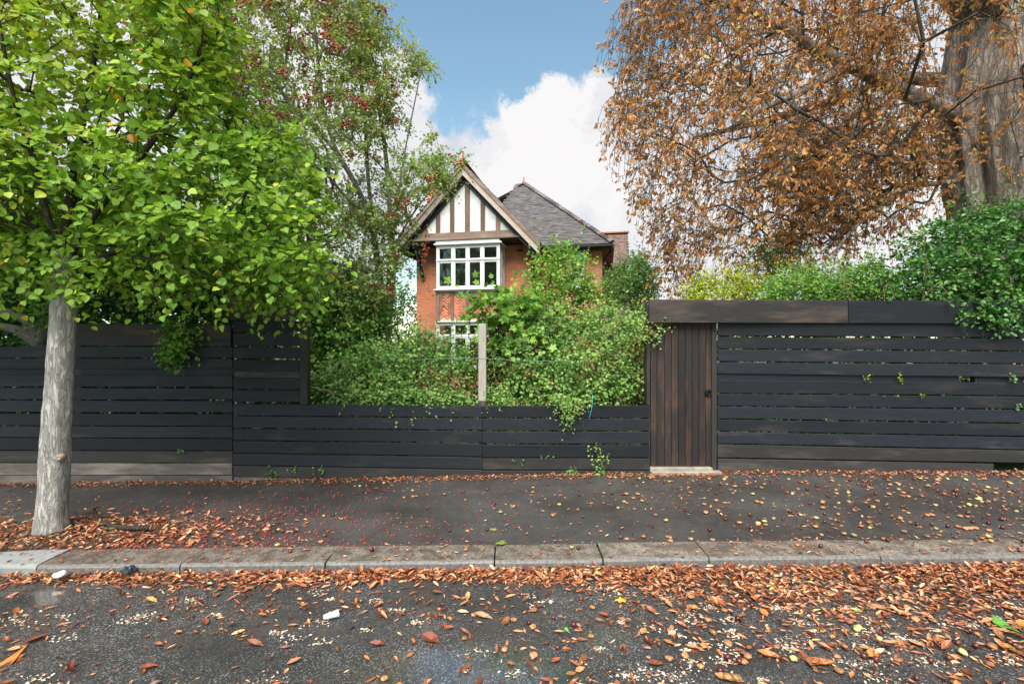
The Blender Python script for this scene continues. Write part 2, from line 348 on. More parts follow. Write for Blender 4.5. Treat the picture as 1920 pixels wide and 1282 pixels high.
def granite():
    m, t, b, out = nodes('granite_kerb'); k = T(t); v = k.coord(); oi = k.n("ShaderNodeObjectInfo")
    n = k.noise(v, 75, 4, .75); n2 = k.noise(v, 7, 7, .7)
    c = k.ramp(n, [(.36, (.06, .048, .037)), (.5, (.175, .145, .115)), (.64, (.33, .285, .24))])
    c = k.mix(k.ramp(n2, [(.42, 0.), (.58, .8)]), c, (.062, .046, .035)); hs = k.n("ShaderNodeHueSaturation"); k.l(c, hs.inputs["Color"])
    k.l(k.ramp(oi.outputs["Random"], [(0, .8), (1, 1.2)]), hs.inputs["Value"]); k.l(hs.outputs[0], b.inputs["Base Color"])
    b.inputs["Roughness"].default_value = .6; k.bump(n, b, .4, .004); return m
M['granite'] = granite(); M['granite_worn'] = plain('worn_granite_nose', (.135, .125, .115), .5, .45, 0, .45, 40)
M['concrete'] = plain('pale_concrete', (.22, .225, .22), .7, .4, 0, .18, 14)
M['stone'] = plain('worn_stone', (.24, .21, .17), .8, .3, 0, .3, 9)
M['soil'] = plain('garden_soil', (.045, .035, .024), .95, .2, 0, .4, 3)
def garden():
    m, t, b, out = nodes('garden_ground'); k = T(t); v = k.coord()
    c = k.ramp(k.noise(v, .8, 6, .65), [(.35, (.035, .04, .018)), (.55, (.05, .085, .022)), (.75, (.08, .06, .035))])
    k.l(c, b.inputs["Base Color"]); b.inputs["Roughness"].default_value = .95; k.bump(k.noise(v, 20, 5), b, .6, .05); return m
M['garden'] = garden()
# house surfaces
def brick():
    m, t, b, out = nodes('orange_brick'); k = T(t)
    c = k.n("ShaderNodeTexCoord"); sp = k.n("ShaderNodeSeparateXYZ"); k.l(c.outputs["Object"], sp.inputs[0])
    xx = k.math('ADD', sp.outputs[0], sp.outputs[1]); cb = k.n("ShaderNodeCombineXYZ"); k.l(xx, cb.inputs[0]); k.l(sp.outputs[2], cb.inputs[1])
    br = k.n("ShaderNodeTexBrick"); k.l(cb.outputs[0], br.inputs["Vector"]); br.inputs["Scale"].default_value = 1.0
    br.inputs["Brick Width"].default_value = .225; br.inputs["Row Height"].default_value = .075; br.inputs["Mortar Size"].default_value = .008
    br.inputs["Mortar Smooth"].default_value = .3; br.inputs["Bias"].default_value = -.15
    br.inputs["Color1"].default_value = (.60, .175, .065, 1); br.inputs["Color2"].default_value = (.44, .105, .042, 1); br.inputs["Mortar"].default_value = (.42, .31, .23, 1)
    n = k.noise(c.outputs["Object"], 1.6, 6, .65); col = k.mix(k.ramp(n, [(.35, 0.), (.7, .5)]), br.outputs["Color"], (.50, .22, .12))
    col = k.mix(k.ramp(k.noise(k.coord("Object", (3, 3, .7)), 1.5, 5, .6), [(.58, 0.), (.72, .42)]), col, (.42, .34, .30))
    k.l(col, b.inputs["Base Color"]); b.inputs["Roughness"].default_value = .85; k.bump(br.outputs["Fac"], b, -.6, .006); return m
M['brick'] = brick()
M['mortar'] = plain('pale_mortar', (.58, .46, .37), .9)
M['brick_piece'] = board_mat('herringbone_brick', (.40, .12, .055), (.47, .19, .10), .6, rough=.85)
M['plaster'] = plain('peeling_white_render', (.62, .63, .61), .8, .3, 0, .17, 2.6)
M['white'] = board_mat('peeling_white_paint', (.42, .42, .41), (.34, .30, .27), .35, rough=.6)
M['white2'] = plain('white_window_paint', (.66, .67, .67), .45, .4, 0, .06, 7)
M['tile'] = tint_mat('clay_roof_tile', [(0, (.07, .064, .066)), (.5, (.135, .125, .126)), (.85, (.21, .19, .18)), (1, (.24, .15, .10))], .8, .25)
M['tile_rear'] = tint_mat('brown_red_roof_tile', [(0, (.10, .07, .062)), (.5, (.19, .125, .105)), (1, (.29, .17, .125))], .8, .25)
M['tile_red'] = tint_mat('red_ridge_tile', [(0, (.20, .075, .04)), (1, (.33, .14, .08))], .8, .25)
M['roof_under'] = plain('roof_underlay', (.05, .04, .038), .9)
M['curtain'] = plain('pale_curtain', (.48, .45, .40), .9)
M['room'] = plain('pane_reflection_tone', (.17, .20, .19), .9, .4, 0, .5, 3)  # dim interior and greenish reflection of the bay panes put into one colour
def glass():
    m, t, b, out = nodes('window_glass'); k = T(t)
    tr = k.n("ShaderNodeBsdfTransparent"); tr.inputs["Color"].default_value = (.78, .84, .82, 1)
    gl = k.n("ShaderNodeBsdfGlossy"); gl.inputs["Roughness"].default_value = .03
    bm = k.n("ShaderNodeBump"); bm.inputs["Strength"].default_value = .02; bm.inputs["Distance"].default_value = .02
    k.l(k.noise(k.coord(), 5, 2), bm.inputs["Height"]); k.l(bm.outputs[0], gl.inputs["Normal"])
    fr = k.n("ShaderNodeFresnel"); fr.inputs["IOR"].default_value = 1.75
    mx = k.n("ShaderNodeMixShader"); k.l(fr.outputs[0], mx.inputs[0]); k.l(tr.outputs[0], mx.inputs[1]); k.l(gl.outputs[0], mx.inputs[2]); k.l(mx.outputs[0], out.inputs[0]); return m
M['glass'] = glass()

# ------------------------------------------------------------------ the ground
def slope(X): return .0195 * 14 * np.tanh(np.asarray(X, float) / 14)
def kerb_y(X): return 3.93 - .016 * np.clip(X, -9, 9)          # front edge of the kerb
def fence_y(X): return np.where(np.asarray(X) < 2.74, 6.4 - .012 * np.minimum(np.asarray(X) + 3.5, 0), 6.4 - .062 * (np.clip(X, 2.74, 12) - 2.74))
def pave_z(X, Y): return slope(X) - .01 - .006 * (6.4 - np.asarray(Y, float))
def road_z(X, Y):
    X = np.asarray(X, float); d = np.maximum(kerb_y(X) - np.asarray(Y, float), 0)
    return pave_z(X, kerb_y(X)) - .080 + .022 * np.minimum(d, 3.4) - .022 * np.maximum(d - 3.4, 0)
def gz(X, Y): return np.where(np.asarray(Y) > kerb_y(X), pave_z(X, Y), road_z(X, Y))

def grid(name, xs, yfun0, yfun1, ny, zf, mat, parent=None, kind='structure'):
    xs = np.asarray(xs, float); V = []
    for x in xs:
        for j in range(ny + 1):
            y = yfun0(x) + (yfun1(x) - yfun0(x)) * j / ny; V.append((x, y, float(zf(x, y))))
    Fc = [(i*(ny+1)+j, (i+1)*(ny+1)+j, (i+1)*(ny+1)+j+1, i*(ny+1)+j+1) for i in range(len(xs)-1) for j in range(ny)]
    o = mesh_l(name, V, Fc, mat, parent, smooth=True); tag(o, kind=kind); return o
xs = np.concatenate([[-60, -40, -25], np.linspace(-14, 14, 57), [25, 40, 60]])
tag(grid('road', xs, lambda x: -4.2, lambda x: float(kerb_y(x)) + .02, 24, road_z, M['road']), 'wet dark speckled asphalt road strewn with leaves', 'road')
tag(grid('pavement', xs, lambda x: float(kerb_y(x)) + .30, lambda x: float(fence_y(x)) + .10, 10, pave_z, M['pave']), 'dark asphalt footway between the kerb and the black fence', 'pavement')
def ground_z(x, y):
    return float(slope(x)) - (.03 if y > 6.3 else .4)
gy = [-400, -60, -20, -5, 6.2, 6.45, 8, 12, 18, 26, 40, 70, 150, 400, 900]; gx = [-700, -200, -60, -30, -14, -7, 0, 7, 14, 30, 60, 200, 700]
V = [(x, y, ground_z(x, y)) for x in gx for y in gy]; n = len(gy)
g = mesh_l('ground', V, [(i*n+j, (i+1)*n+j, (i+1)*n+j+1, i*n+j+1) for i in range(len(gx)-1) for j in range(n-1)], M['garden'])
tag(g, 'rough garden ground behind the fence', 'ground', kind='structure')

# kerb stones, each its own piece
kerb = empty('kerb', (0, 3.9, -.02), 'worn granite kerb stones edging the footway', 'kerb'); kerb['kind'] = 'structure'
joints = [-1500, -1180, -860, -560, -260, 53, 330, 607, 927, 1130, 1327, 1643, 1960, 2260, 2560, 2860, 3160]
for i in range(len(joints) - 1):
    x0, x1 = [(j - CX) / F * 3.93 for j in (joints[i], joints[i+1])]; x0 += .006; x1 -= .006
    V = []; N = 7; hz = random.uniform(-.004, .006); hy = random.uniform(-.008, .008)
    prof = [(0, -.2), (0, -.022), (.008, -.007), (.024, 0), (.16, .004), (.312, .002), (.318, -.2)]
    sk = {0: 0}.get(i, random.uniform(-.03, .05))
    for a in range(N):
        x = x0 + (x1 - x0) * a / (N - 1)
        for (dy, dz) in prof:
            xx = x + sk * dy if 0 < a < N-1 or True else x
            ny = .006 * mnoise.noise(Vector((x * 3, dy * 9, i))); nzv = .004 * mnoise.noise(Vector((x * 4, dy * 9, i + 9.)))
            V.append((xx, float(kerb_y(x)) + dy + hy + (ny if dy < .3 else 0), float(pave_z(x, kerb_y(x))) + dz + .008 + hz + nzv))
    k = len(prof); Fc = [(a*k+b, (a+1)*k+b, (a+1)*k+b+1, a*k+b+1) for a in range(N-1) for b in range(k-1)]
    Fc += [tuple(range(k))[::-1], tuple(range((N-1)*k, N*k))]
    o = mesh_l('kerb_stone', V, [f[::-1] for f in Fc], M['concrete'] if i <= 4 else M['granite'], kerb)
    if i > 4:
        o.data.materials.append(M['granite_worn'])
        mi = np.zeros(len(Fc), dtype=np.int32); mi[[a*(k-1)+b for a in range(N-1) for b in (0, 1, 2)]] = 1; o.data.polygons.foreach_set('material_index', mi)
    if i == 4: o['label'] = 'pale concrete kerb stone by the tree'
# earth filling the pit round the street tree
V = []; pc = np.array([(97 - CX) / F * 4.7, 4.70]); Fc = []
for j in range(5):
    for i in range(28):
        a = 2 * math.pi * i / 28; rr = (1 + .12 * mnoise.noise(Vector((math.cos(a) * 2, math.sin(a) * 2, 0)))) * j / 4
        x, y = pc[0] + 1.05 * rr * math.cos(a) + .12, pc[1] + .44 * rr * math.sin(a); V.append((x, y, float(pave_z(x, y)) + .004 + .045 * (1 - j / 4) ** .7 + .006 * random.random() * (j < 4)))
for j in range(4):
    for i in range(28): Fc.append((j*28+i, (j+1)*28+i, (j+1)*28+(i+1) % 28, j*28+(i+1) % 28))
tag(mesh_l('tree_pit_soil', V, Fc, M['soil'], smooth=True), 'bare earth patch round the foot of the street tree', 'soil', kind='structure')

# ------------------------------------------------------------------ fence
def board(name, parent, pxl, pxr, tl, bl, tr_, br_, dl, dr, mat, off=0.0, th=.024, label=None, seg=7):
    """A board between photo columns pxl and pxr; top/bottom rows at each end; dl, dr the fence line's distance at each end."""
    a0, a1, b0, b1 = P(pxl, bl, dl), P(pxl, tl, dl), P(pxr, br_, dr), P(pxr, tr_, dr)
    fn = nrmz(np.cross(b0 - a0, UP)); s = random.random() * 50; V = []; ch = .004; L = np.linalg.norm(b0 - a0)
    for i in range(seg + 1):
        t = i / seg; lo = a0 + (b0 - a0) * t; hi = a1 + (b1 - a1) * t
        w = .0035 * mnoise.noise(Vector((t * L * .9, s, 0))); bow = .004 * mnoise.noise(Vector((t * L * .6, s, 7)))
        lo = lo + UP * w - fn * 0 + fn * (off + bow); hi = hi + UP * (w + .002 * mnoise.noise(Vector((t * L * 1.3, s, 3)))) + fn * (off + bow)
        V += [lo - fn * th, lo + UP * 0 , lo + UP * ch + fn * ch, hi - UP * ch + fn * ch, hi, hi - fn * th]
    k = 6; Fc = [(i*k+j, (i+1)*k+j, (i+1)*k+(j+1) % k, i*k+(j+1) % k) for i in range(seg) for j in range(k)] + [tuple(range(k))[::-1], tuple(range(seg*k, seg*k+k))]
    o = mesh_l(name, np.array(V), Fc, mat, parent)
    if label: o['label'] = label
    return o
def post(name, parent, px, pyt, pyb, d, wpx, mat, depth=.08, back=.03, ch=.006):
    a = P(px - wpx / 2, pyb, d); b = P(px + wpx / 2, pyt, d)
    V, Fc = box_vf((a[0], d + back, a[2]), (b[0], d + back + depth, b[2]), ch); return mesh_l(name, V, Fc, mat, parent)

fa = empty('board_fence', P(200, 905, 6.42), 'long black horizontal board fence behind the street tree trunk', 'fence', 'fence sections')
rowsA = [(650,670,650,670,'board'),(671.5,690.5,672,691,'board'),(703,724,704,725,'board'),(726,747.5,728,749,'board'),(749.5,771,751.5,773,'board'),
         (774,796,776,798,'board'),(798,818,799.5,820.5,'board'),(820,842.5,822,844,'board'),(845,866,846,867,'board_mid')]
for (a, b, c, d_, m) in rowsA: board('board', fa, -420, 436, a, b, c, d_, 6.44, 6.40, M[m], seg=12)
board('board', fa, -420, 436, 690, 705, 690.5, 706, 6.44, 6.40, M['board'], off=-.022, seg=12)
board('board', fa, -420, 436, 867.5, 889, 868.5, 889.5, 6.44, 6.40, M['board_grey'], off=.014, label='weathered grey board low on the fence', seg=12)
board('board', fa, -420, 436, 890, 918, 891, 913, 6.44, 6.40, M['board_grey'], off=.004, label='weathered grey gravel board', seg=12)
board('board', fa, 138, 432, 607, 648, 608, 648, 6.42, 6.40, M['board_brown'], off=-.004, label='wide brown board along the top')
for px in (-380, -60, 142, 300, 425): post('post', fa, px, 615 if px > 130 else 655, 915, 6.40, 13, M['post_dark'])

fb = empty('board_fence', P(670, 902, 6.40), 'black board fence stepping from tall panel down to low rail below the hawthorn', 'fence', 'fence sections')
for (a, b, m) in ((601,622,'board'),(625,648,'board'),(650.5,671.5,'board'),(674,695,'board'),(708,729,'board'),(731,753,'board')):
    board('board', fb, 437.5, 562, a, b, a + .8, b + .6, 6.40, 6.40, M[m])
board('board', fb, 437.5, 562, 694, 709, 694, 709, 6.40, 6.40, M['board_brown'], off=-.022)
board('board', fb, 430, 563, 560, 599.5, 562, 599, 6.40, 6.40, M['board_brown'], off=.012, label='wide brown board on top of the tall panel')
rowsB = [(757,778,761,782),(780,801.5,784.5,805.5),(803.5,824.5,808,829),(826.5,848,832,855),(850,871,857.5,878.5),(873,893,881,903)]
for i, (a, b, c, d_) in enumerate(rowsB): board('board', fb, 437.5, 904, a, b, c, d_, 6.40, 6.40, M['board_mid' if i > 4 else 'board'], seg=10)
board('board', fb, 437.5, 903, 893.5, 914, 902, 914, 6.40, 6.40, M['board_grey'], off=-.02)
post('post', fb, 571, 556, 758, 6.40, 15, M['post_dark'], .09, -.03); post('post', fb, 447, 570, 912, 6.40, 13, M['post_dark'])
for px in (580, 740): post('post', fb, px, 763, 910, 6.40, 13, M['post_dark'])

fc = empty('board_fence', P(1060, 898, 6.40), 'low black board fence between the bare grey post and the plank door', 'fence', 'fence sections')
rowsC = [(761,782,760,783,'board'),(785,806.5,785.5,807,'board'),(809,830.5,809.5,831.5,'board'),(833.5,856.5,834.5,857,'board'),(859.5,880,859.5,880,'board_mid'),(882,905,882,900,'board_mid')]
for (a, b, c, d_, m) in rowsC: board('board', fc, 904.8, 1217, a, b, c, d_, 6.40, 6.40, M[m], seg=8)
for px in (1000, 1110, 1212): post('post', fc, px, 763, 903, 6.40, 13, M['post_dark'])

gp = empty('fence_post', P(904, 900, 6.43), 'bare weathered grey timber post standing above the low fence', 'post')
V, Fc = box_vf((P(897, 0, 6.43)[0], 6.436, -.3), (P(911.5, 0, 6.43)[0], 6.53, P(0, 752, 6.43)[2] - .002)); mesh_l('stained_foot', V, Fc, M['post_dark'], gp)
V, Fc = box_vf((P(897, 0, 6.43)[0], 6.43, P(0, 752, 6.43)[2]), (P(911.5, 607, 6.43)[0], 6.53, P(911, 607, 6.43)[2]), .006)
mesh_l('shaft', V, Fc, M['post_grey'], gp)

fd = empty('board_fence', P(1640, 880, 6.25), 'tall black board fence under the chestnut tree and evergreen shrubs', 'fence', 'fence sections')
dR = 6.13; ext = (2500 - 1345) / (1920 - 1345)
def exd(l, r): return l + (r - l) * ext
dE = 6.4 + (dR - 6.4) * ext
rowsD = [(602,629,602,632.5),(631.5,653,635,657),(655,677,659.5,681),(679.5,700,683.5,707),(713,736,717.5,741),(738.5,760,743.5,766),(762.5,784,768.5,792),(786.5,807,794.5,817),(809.5,830.5,819.5,842),(833,857,844.5,867)]
for i, (a, b, c, d_) in enumerate(rowsD): board('board', fd, 1346, 2500, a, b, exd(a, c), exd(b, d_), 6.40, dE, M['board_mid' if i > 8 else 'board'], seg=14)
board('board', fd, 1346, 1800, 699, 714, 705, 720, 6.40, 6.19, M['board'], off=-.022)
board('board', fd, 1840, 2500, 705.5, 722, 714, 731, 6.15, dE, M['board'], off=-.05)
board('board', fd, 1346, 1862, 859.5, 884, 869, 888, 6.40, 6.157, M['board_mid'], off=.003, label='bottom board ending short of the fence end')
board('board', fd, 1216, 1585, 562, 605, 564, 606, 6.40, 6.287, M['board_brown'], off=.045, th=.05, label='wide weathered brown lintel board over the door')
board('board', fd, 1586.5, 2500, 564, 606, 566, 609, 6.287, dE, M['board'], off=.045, th=.05, label='wide black board along the fence top')
for px, d in ((1362, 6.40), (1540, 6.31), (1690, 6.24), (1840, 6.17), (2000, 6.1), (2300, 5.97)): post('post', fd, px, 610, 885, d, 14, M['post_dark'], .08, .03)

# plank door with its frame, ring handle and stone step
gd = empty('plank_door', P(1278, 878, 6.45), 'narrow brown vertical plank door with black ring handle', 'door')
edges = [1220, 1232, 1246, 1259, 1272, 1285, 1298, 1310.5, 1323, 1334]
for i in range(9):
    a = P(edges[i] + .35, 878, 6.45); b = P(edges[i+1] - .35, 606, 6.45); jy = random.uniform(-.002, .002)
    V, Fc = box_vf((a[0], 6.45 + jy, a[2]), (b[0], 6.475 + jy, b[2]), .0035); mesh_l('plank', V, Fc, M['door'], gd)
for z in (.30, 1.05, 1.75):
    a, b = P(1220, 878, 6.476), P(1334, 606, 6.476); V, Fc = box_vf((a[0], 6.479, z), (b[0], 6.51, z + .1)); mesh_l('ledge', V, Fc, M['post_dark'], gd)
df = empty('door_frame', P(1278, 880, 6.5), 'dark timber frame posts either side of the plank door', 'door frame')
for (x0, x1) in ((1213, 1219.3), (1334.8, 1344.5)):
    a, b = P(x0, 888, 6.42), P(x1, 602, 6.42); V, Fc = box_vf((a[0], 6.42, a[2]), (b[0], 6.56, b[2]), .005); mesh_l('post', V, Fc, M['post_dark'], df)
a, b = P(1212, 606, 6.47), P(1345, 570, 6.47); V, Fc = box_vf((a[0], 6.4805, a[2]), (b[0], 6.54, b[2]), .005); mesh_l('header', V, Fc, M['post_dark'], df)
c = P(1327, 735, 6.448); hd = []
V, Fc = tube_vf([c + np.array([0, .004, 0]), c + np.array([0, -.007, 0])], [.042, .037], 18); mesh_l('handle_plate', V, Fc, M['iron'], gd)
ring = [c + np.array([-.0 + .040 * math.cos(t), -.018 - .004 * math.sin(t), .040 * math.sin(t) - .010]) for t in np.linspace(0, 2 * math.pi, 20)]
V, Fc = tube_vf(ring, [.0075] * 20, 6); mesh_l('ring_handle', V, Fc, M['iron'], gd, smooth=True)
V, Fc = tube_vf([c + np.array([0, -.004, .022]), c + np.array([0, -.024, .022])], [.009, .008], 8); mesh_l('handle_boss', V, Fc, M['iron'], gd)
c = P(1338, 617, 6.415); V, Fc = box_vf(tuple(c - np.array([.012, .006, .03])), tuple(c + np.array([.012, .006, .03])), .003); o = mesh_l('latch', V, Fc, M['iron'], df)
st = empty('door_step', P(1280, 890, 6.35), 'pale worn stone step in front of the plank door', 'step')
a, b = P(1219, 882, 6.39), P(1336, 876.5, 6.39); V, Fc = box_vf((a[0], 6.37, a[2] - .05), (b[0], 6.56, b[2]), .008); mesh_l('upper_stone', V, Fc, M['stone'], st)
a, b = P(1222, 894, 6.28), P(1354, 884, 6.28); V, Fc = box_vf((a[0], 6.27, a[2] - .06), (b[0], 6.369, b[2]), .010); mesh_l('lower_stone', V, Fc, M['stone'], st)

# ------------------------------------------------------------------ the house
HA = R(11); HO = np.array([(878 - CX) / F * 16.4, 16.4]); hc, hs_ = math.cos(HA), math.sin(HA)
house = empty('brick_house', (HO[0], HO[1], 0), 'orange brick house with white half timbered gable and tiled roof', 'house', rz=-HA)
def hx(px, y=0.0):
    t = (px - CX) / F; return (t * (HO[1] + y * hc) - HO[0] - y * hs_) / (hc + t * hs_)
def hz(py, x, y=0.0): return CZ + (CY - py) / F * (HO[1] - x * hs_ + y * hc)
def H(px, py, y=0.0): x = hx(px, y); return (x, y, hz(py, x, y))
WY = .85                                                         # wall face, behind the overhanging gable and bay
xl, xr = hx(781, WY), hx(1012, WY); z_eave = hz(447, hx(880), 0)
RY = 1.3; xr2 = hx(1129, RY)                                     # the wing on the right
box('wing_wall', (xr + .002, RY, -.2), (xr2, RY + 6.2, hz(462, xr2, RY) + .15), M['brick'], house)
# gable
ax, _, az = H(868, 305, -.2); exr, _, ezr = H(1013, 453, -.2); exl = 2 * ax - exr; ezl = ezr
z_tie0 = hz(447, hx(880), 0); z_tie1 = z_tie0 + .22
def gz_at(x): return az - (abs(x - ax)) * (az - ezr) / (exr - ax)
wtop = z_tie0 - .101; slp = (az - ezr) / (exr - ax); wx = (az - .15 - wtop) / slp
prism('wall', [(xl, -.2), (xr, -.2), (xr, min(wtop - .001, gz_at(xr) - .15)), (min(xr - .01, ax + wx), wtop), (max(xl + .01, ax - wx), wtop), (xl, min(wtop - .001, gz_at(xl) - .15))], WY, WY + 6.5, M['brick'], house)
gx0, gx1 = ax - (az - z_tie1) / ((az - ezr) / (exr - ax)) + .1, ax + (az - z_tie1) / ((az - ezr) / (exr - ax)) - .1
gab = prism('gable_panel', [(gx0, z_tie1 - .1), (gx1, z_tie1 - .1), (ax, az - .25)], 0.03, .2, M['plaster'], house)
V, Fc = beam_vf((gx0 - .15, -.03, (z_tie0 + z_tie1) / 2), (gx1 + .15, -.03, (z_tie0 + z_tie1) / 2 + .0), .23, .25); mesh_l('tie_beam', V, Fc, M['timber_h'], house, local=True)
box('jetty_soffit', (gx0 - .1, .0, z_tie0 - .10), (gx1 + .1, WY + .2, z_tie0 - .005), M['blackwood'], house)
box('jetty_moulding', (gx0 - .2, -.09, z_tie0 - .05), (gx1 + .2, -.031, z_tie0 + .02), M['timber_h'], house, .01)
for px in (797, 821, 847.5, 876, 905, 933.5, 962):
    x = hx(px); zt = gz_at(x) - .28
    if zt > z_tie1 + .1: V, Fc = beam_vf((x, -.005, z_tie1 + .002), (x, -.005, zt), .15 if px != 876 else .17, .2); mesh_l('stud', V, Fc, M['timber'], house, local=True)
for s in (-1, 1):                                                # bargeboards: outer board and inner black-stained moulding
    e = Vector((ax + s * (exr - ax), 0, ezr)); a = Vector((ax, 0, az)); t = (e - a).normalized(); nn = Vector((-t.z, 0, t.x)) * (-s if s > 0 else 1)
    if nn.z > 0: nn = -nn
    pr = lambda o0, o1: [(a.x, a.z + o0 / abs(nn.z) * -1), (e.x, e.z - o0 / abs(nn.z)), (e.x - s * .02, e.z - o1 / abs(nn.z)), (a.x, a.z - o1 / abs(nn.z))]
    prism('bargeboard', pr(.05, .30), -.25, -.20, M['bargeboard'], house)
    prism('barge_moulding', pr(.02, .13), -.285, -.252, M['timber_h'], house)
    prism('verge_soffit', pr(.04, .09), -.2, .03, M['blackwood'], house)
    prism('inner_rafter', pr(.30, .42), -.06, .02, M['blackwood'], house)
# brackets under the jetty
for px, sgn in ((785, -1), (996, 1)):
    x = hx(px, .3); pts = spline([(x, .05, z_tie0 - .1), (x + .02 * sgn, .35, z_tie0 - .55), (x + .03 * sgn, WY - .06, z_tie0 - 1.25)], 8)
    V, Fc = tube_vf(pts, [.075] * 8, 4); mesh_l('bracket', V, Fc, M['blackwood'], house, local=True)
# tiles: individual clay tiles laid on a roof plane
def tiles(name, O, U, Vd, N, inside, ulo, uhi, vhi, parent, mat, gauge=.098, width=.165, sd=1):
    r = np.random.default_rng(sd); O, U, Vd, N = [np.array(q, float) for q in (O, U, Vd, N)]; rows = int(vhi / gauge) + 1; Vs, tn = [], []
    for i in range(rows):
        us = np.arange(ulo + (i % 2) * width / 2, uhi, width); vv = i * gauge
        us = us[[inside(u + width / 2, vv) for u in us]] if len(us) else us
        for u in us:
            j = r.normal(0, .004); lift = r.normal(.0, .0035); l = gauge * 1.5
            c = O + U * u + Vd * (vv + j)
            a = [c, c + U * (width - .005), c + U * (width - .005) + Vd * l, c + Vd * l]
            b_ = [q + N * ((.022 + lift) if w < 2 else .003) for w, q in enumerate(a)]; a2 = [q + N * ((.008 + lift) if w < 2 else -.01) for w, q in enumerate(a)]
            Vs += b_ + a2; tn += [min(1, max(0, r.normal(.42, .14)))] * 8
    n = len(Vs) // 8; q = np.array([(0,1,2,3),(4,5,1,0),(5,6,2,1),(7,4,0,3)]); loops = (q[None] + (np.arange(n) * 8)[:, None, None]).reshape(-1)
    o = mesh_np(name, np.array(Vs), loops, np.full(n * 4, 4), mat, parent, tn, local=True); o['kind'] = 'stuff'; return o
def roof_plane(pts, sd, parent, mat='tile'):
    """pts: eave left, eave right, then the top corner(s). Underlay sheet plus tiles."""
    p = [np.array(q, float) for q in pts]; U = nrmz(p[1] - p[0]); N = nrmz(np.cross(p[1] - p[0], p[-1] - p[0])); N = N if N[2] > 0 else -N
    Vd = nrmz(np.cross(N, U)); Vd = Vd if Vd[2] > 0 else -Vd
    uv = np.array([[np.dot(q - p[0], U), np.dot(q - p[0], Vd)] for q in p])
    def inside(u, v):
        s = []
        for i in range(len(uv)):
            a, b = uv[i], uv[(i+1) % len(uv)]; s.append((b[0]-a[0])*(v+.001-a[1]) - (b[1]-a[1])*(u-a[0]))
        return all(q >= -.02 for q in s) or all(q <= .02 for q in s)
    sheet = mesh_l('roof', [tuple(q) for q in p] + [tuple(q - N * .06) for q in p], [tuple(range(len(p))), tuple(range(2*len(p)-1, len(p)-1, -1))] + [(i, (i+1) % len(p), (i+1) % len(p) + len(p), i + len(p)) for i in range(len(p))], M['roof_under'], parent, local=True)
    tiles('tiles', p[0], U, Vd, N, inside, uv[:, 0].min(), uv[:, 0].max(), uv[:, 1].max(), sheet, M[mat], sd=sd); return sheet
back = 5.2
roof_plane([(exr, -.26, ezr - .05), (exr, back, ezr - .05), (ax, back, az - .02), (ax, -.26, az - .02)], 1, house)
roof_plane([(exl, back, ezl - .05), (exl, -.26, ezl - .05), (ax, -.26, az - .02), (ax, back, az - .02)], 2, house)
# hipped wing roof
HEY = RY - .42
er = H(1148, 456, HEY); wx0 = hx(1012, HEY); apx = H(982, 345, 4.4); el = (2 * apx[0] - er[0], HEY, er[2]); eb = er[1] + 2 * (apx[1] - HEY)
roof_plane([(wx0 - 2.4, HEY, er[2]), er, apx, (apx[0] - .3, apx[1], apx[2])], 3, house)
roof_plane([er, (er[0], eb, er[2]), apx], 4, house)
roof_plane([(el[0], eb, er[2]), (el[0], HEY, er[2]), apx], 5, house)
box('gutter', (wx0 + .05, HEY - .10, er[2] - .12), (er[0], HEY + .02, er[2] - .03), M['blackwood'], house, .02)
box('soffit', (wx0 + .05, HEY + .021, er[2] - .14), (er[0] - .02, RY + .05, er[2] - .07), M['blackwood'], house)
box('side_soffit', (xr2 - .02, RY + .051, er[2] - .14), (er[0] - .02, eb, er[2] - .07), M['blackwood'], house)
V, Fc = beam_vf((er[0] - .0, HEY, er[2] - .09), (er[0] + .07, HEY, er[2] - .09), .12, eb - HEY); mesh_l('side_gutter', V, Fc, M['blackwood'], house, local=True)
# hip and ridge tiles, finials
def caps(a, b, r, name, sd):
    a, b = np.array(a, float), np.array(b, float); L = np.linalg.norm(b - a); n = int(L / .2); rr = random.Random(sd)
    for i in range(n):
        p, q = a + (b - a) * i / n, a + (b - a) * (i + 1.12) / n; t = nrmz(q - p); s = nrmz(np.cross(t, UP)); u = np.cross(s, t); V = []
        for w, rad in ((p, r * 1.12), (q, r * .95)):
            V += [w + s * rad * math.cos(g_) + u * (rad * .75 * math.sin(g_) + rr.uniform(-.004, .008)) for g_ in np.linspace(0, math.pi, 6)]
        mesh_l(name, np.array(V), [(k_, k_+1, k_+7, k_+6) for k_ in range(5)] + [tuple(range(6)), tuple(range(6, 12))], M['tile_red' if name == 'ridge_tile' else 'tile'], house, local=True, tint=[rr.random()] * 12)
caps((er[0], er[1], er[2] + .03), (apx[0], apx[1], apx[2] + .03), .10, 'hip_tile', 3)
caps((ax, -.3, az + .02), (ax, back, az + .02), .11, 'ridge_tile', 4)
for (x, y, z) in ((ax, -.2, az + .06), (apx[0], apx[1], apx[2] + .03)):
    V, Fc = tube_vf([(x, y, z - .05), (x, y, z + .05), (x, y, z + .12), (x, y, z + .24), (x, y, z + .28)], [.09, .07, .045, .03, .012], 8); mesh_l('finial', V, Fc, M['brick_piece'], house, local=True)
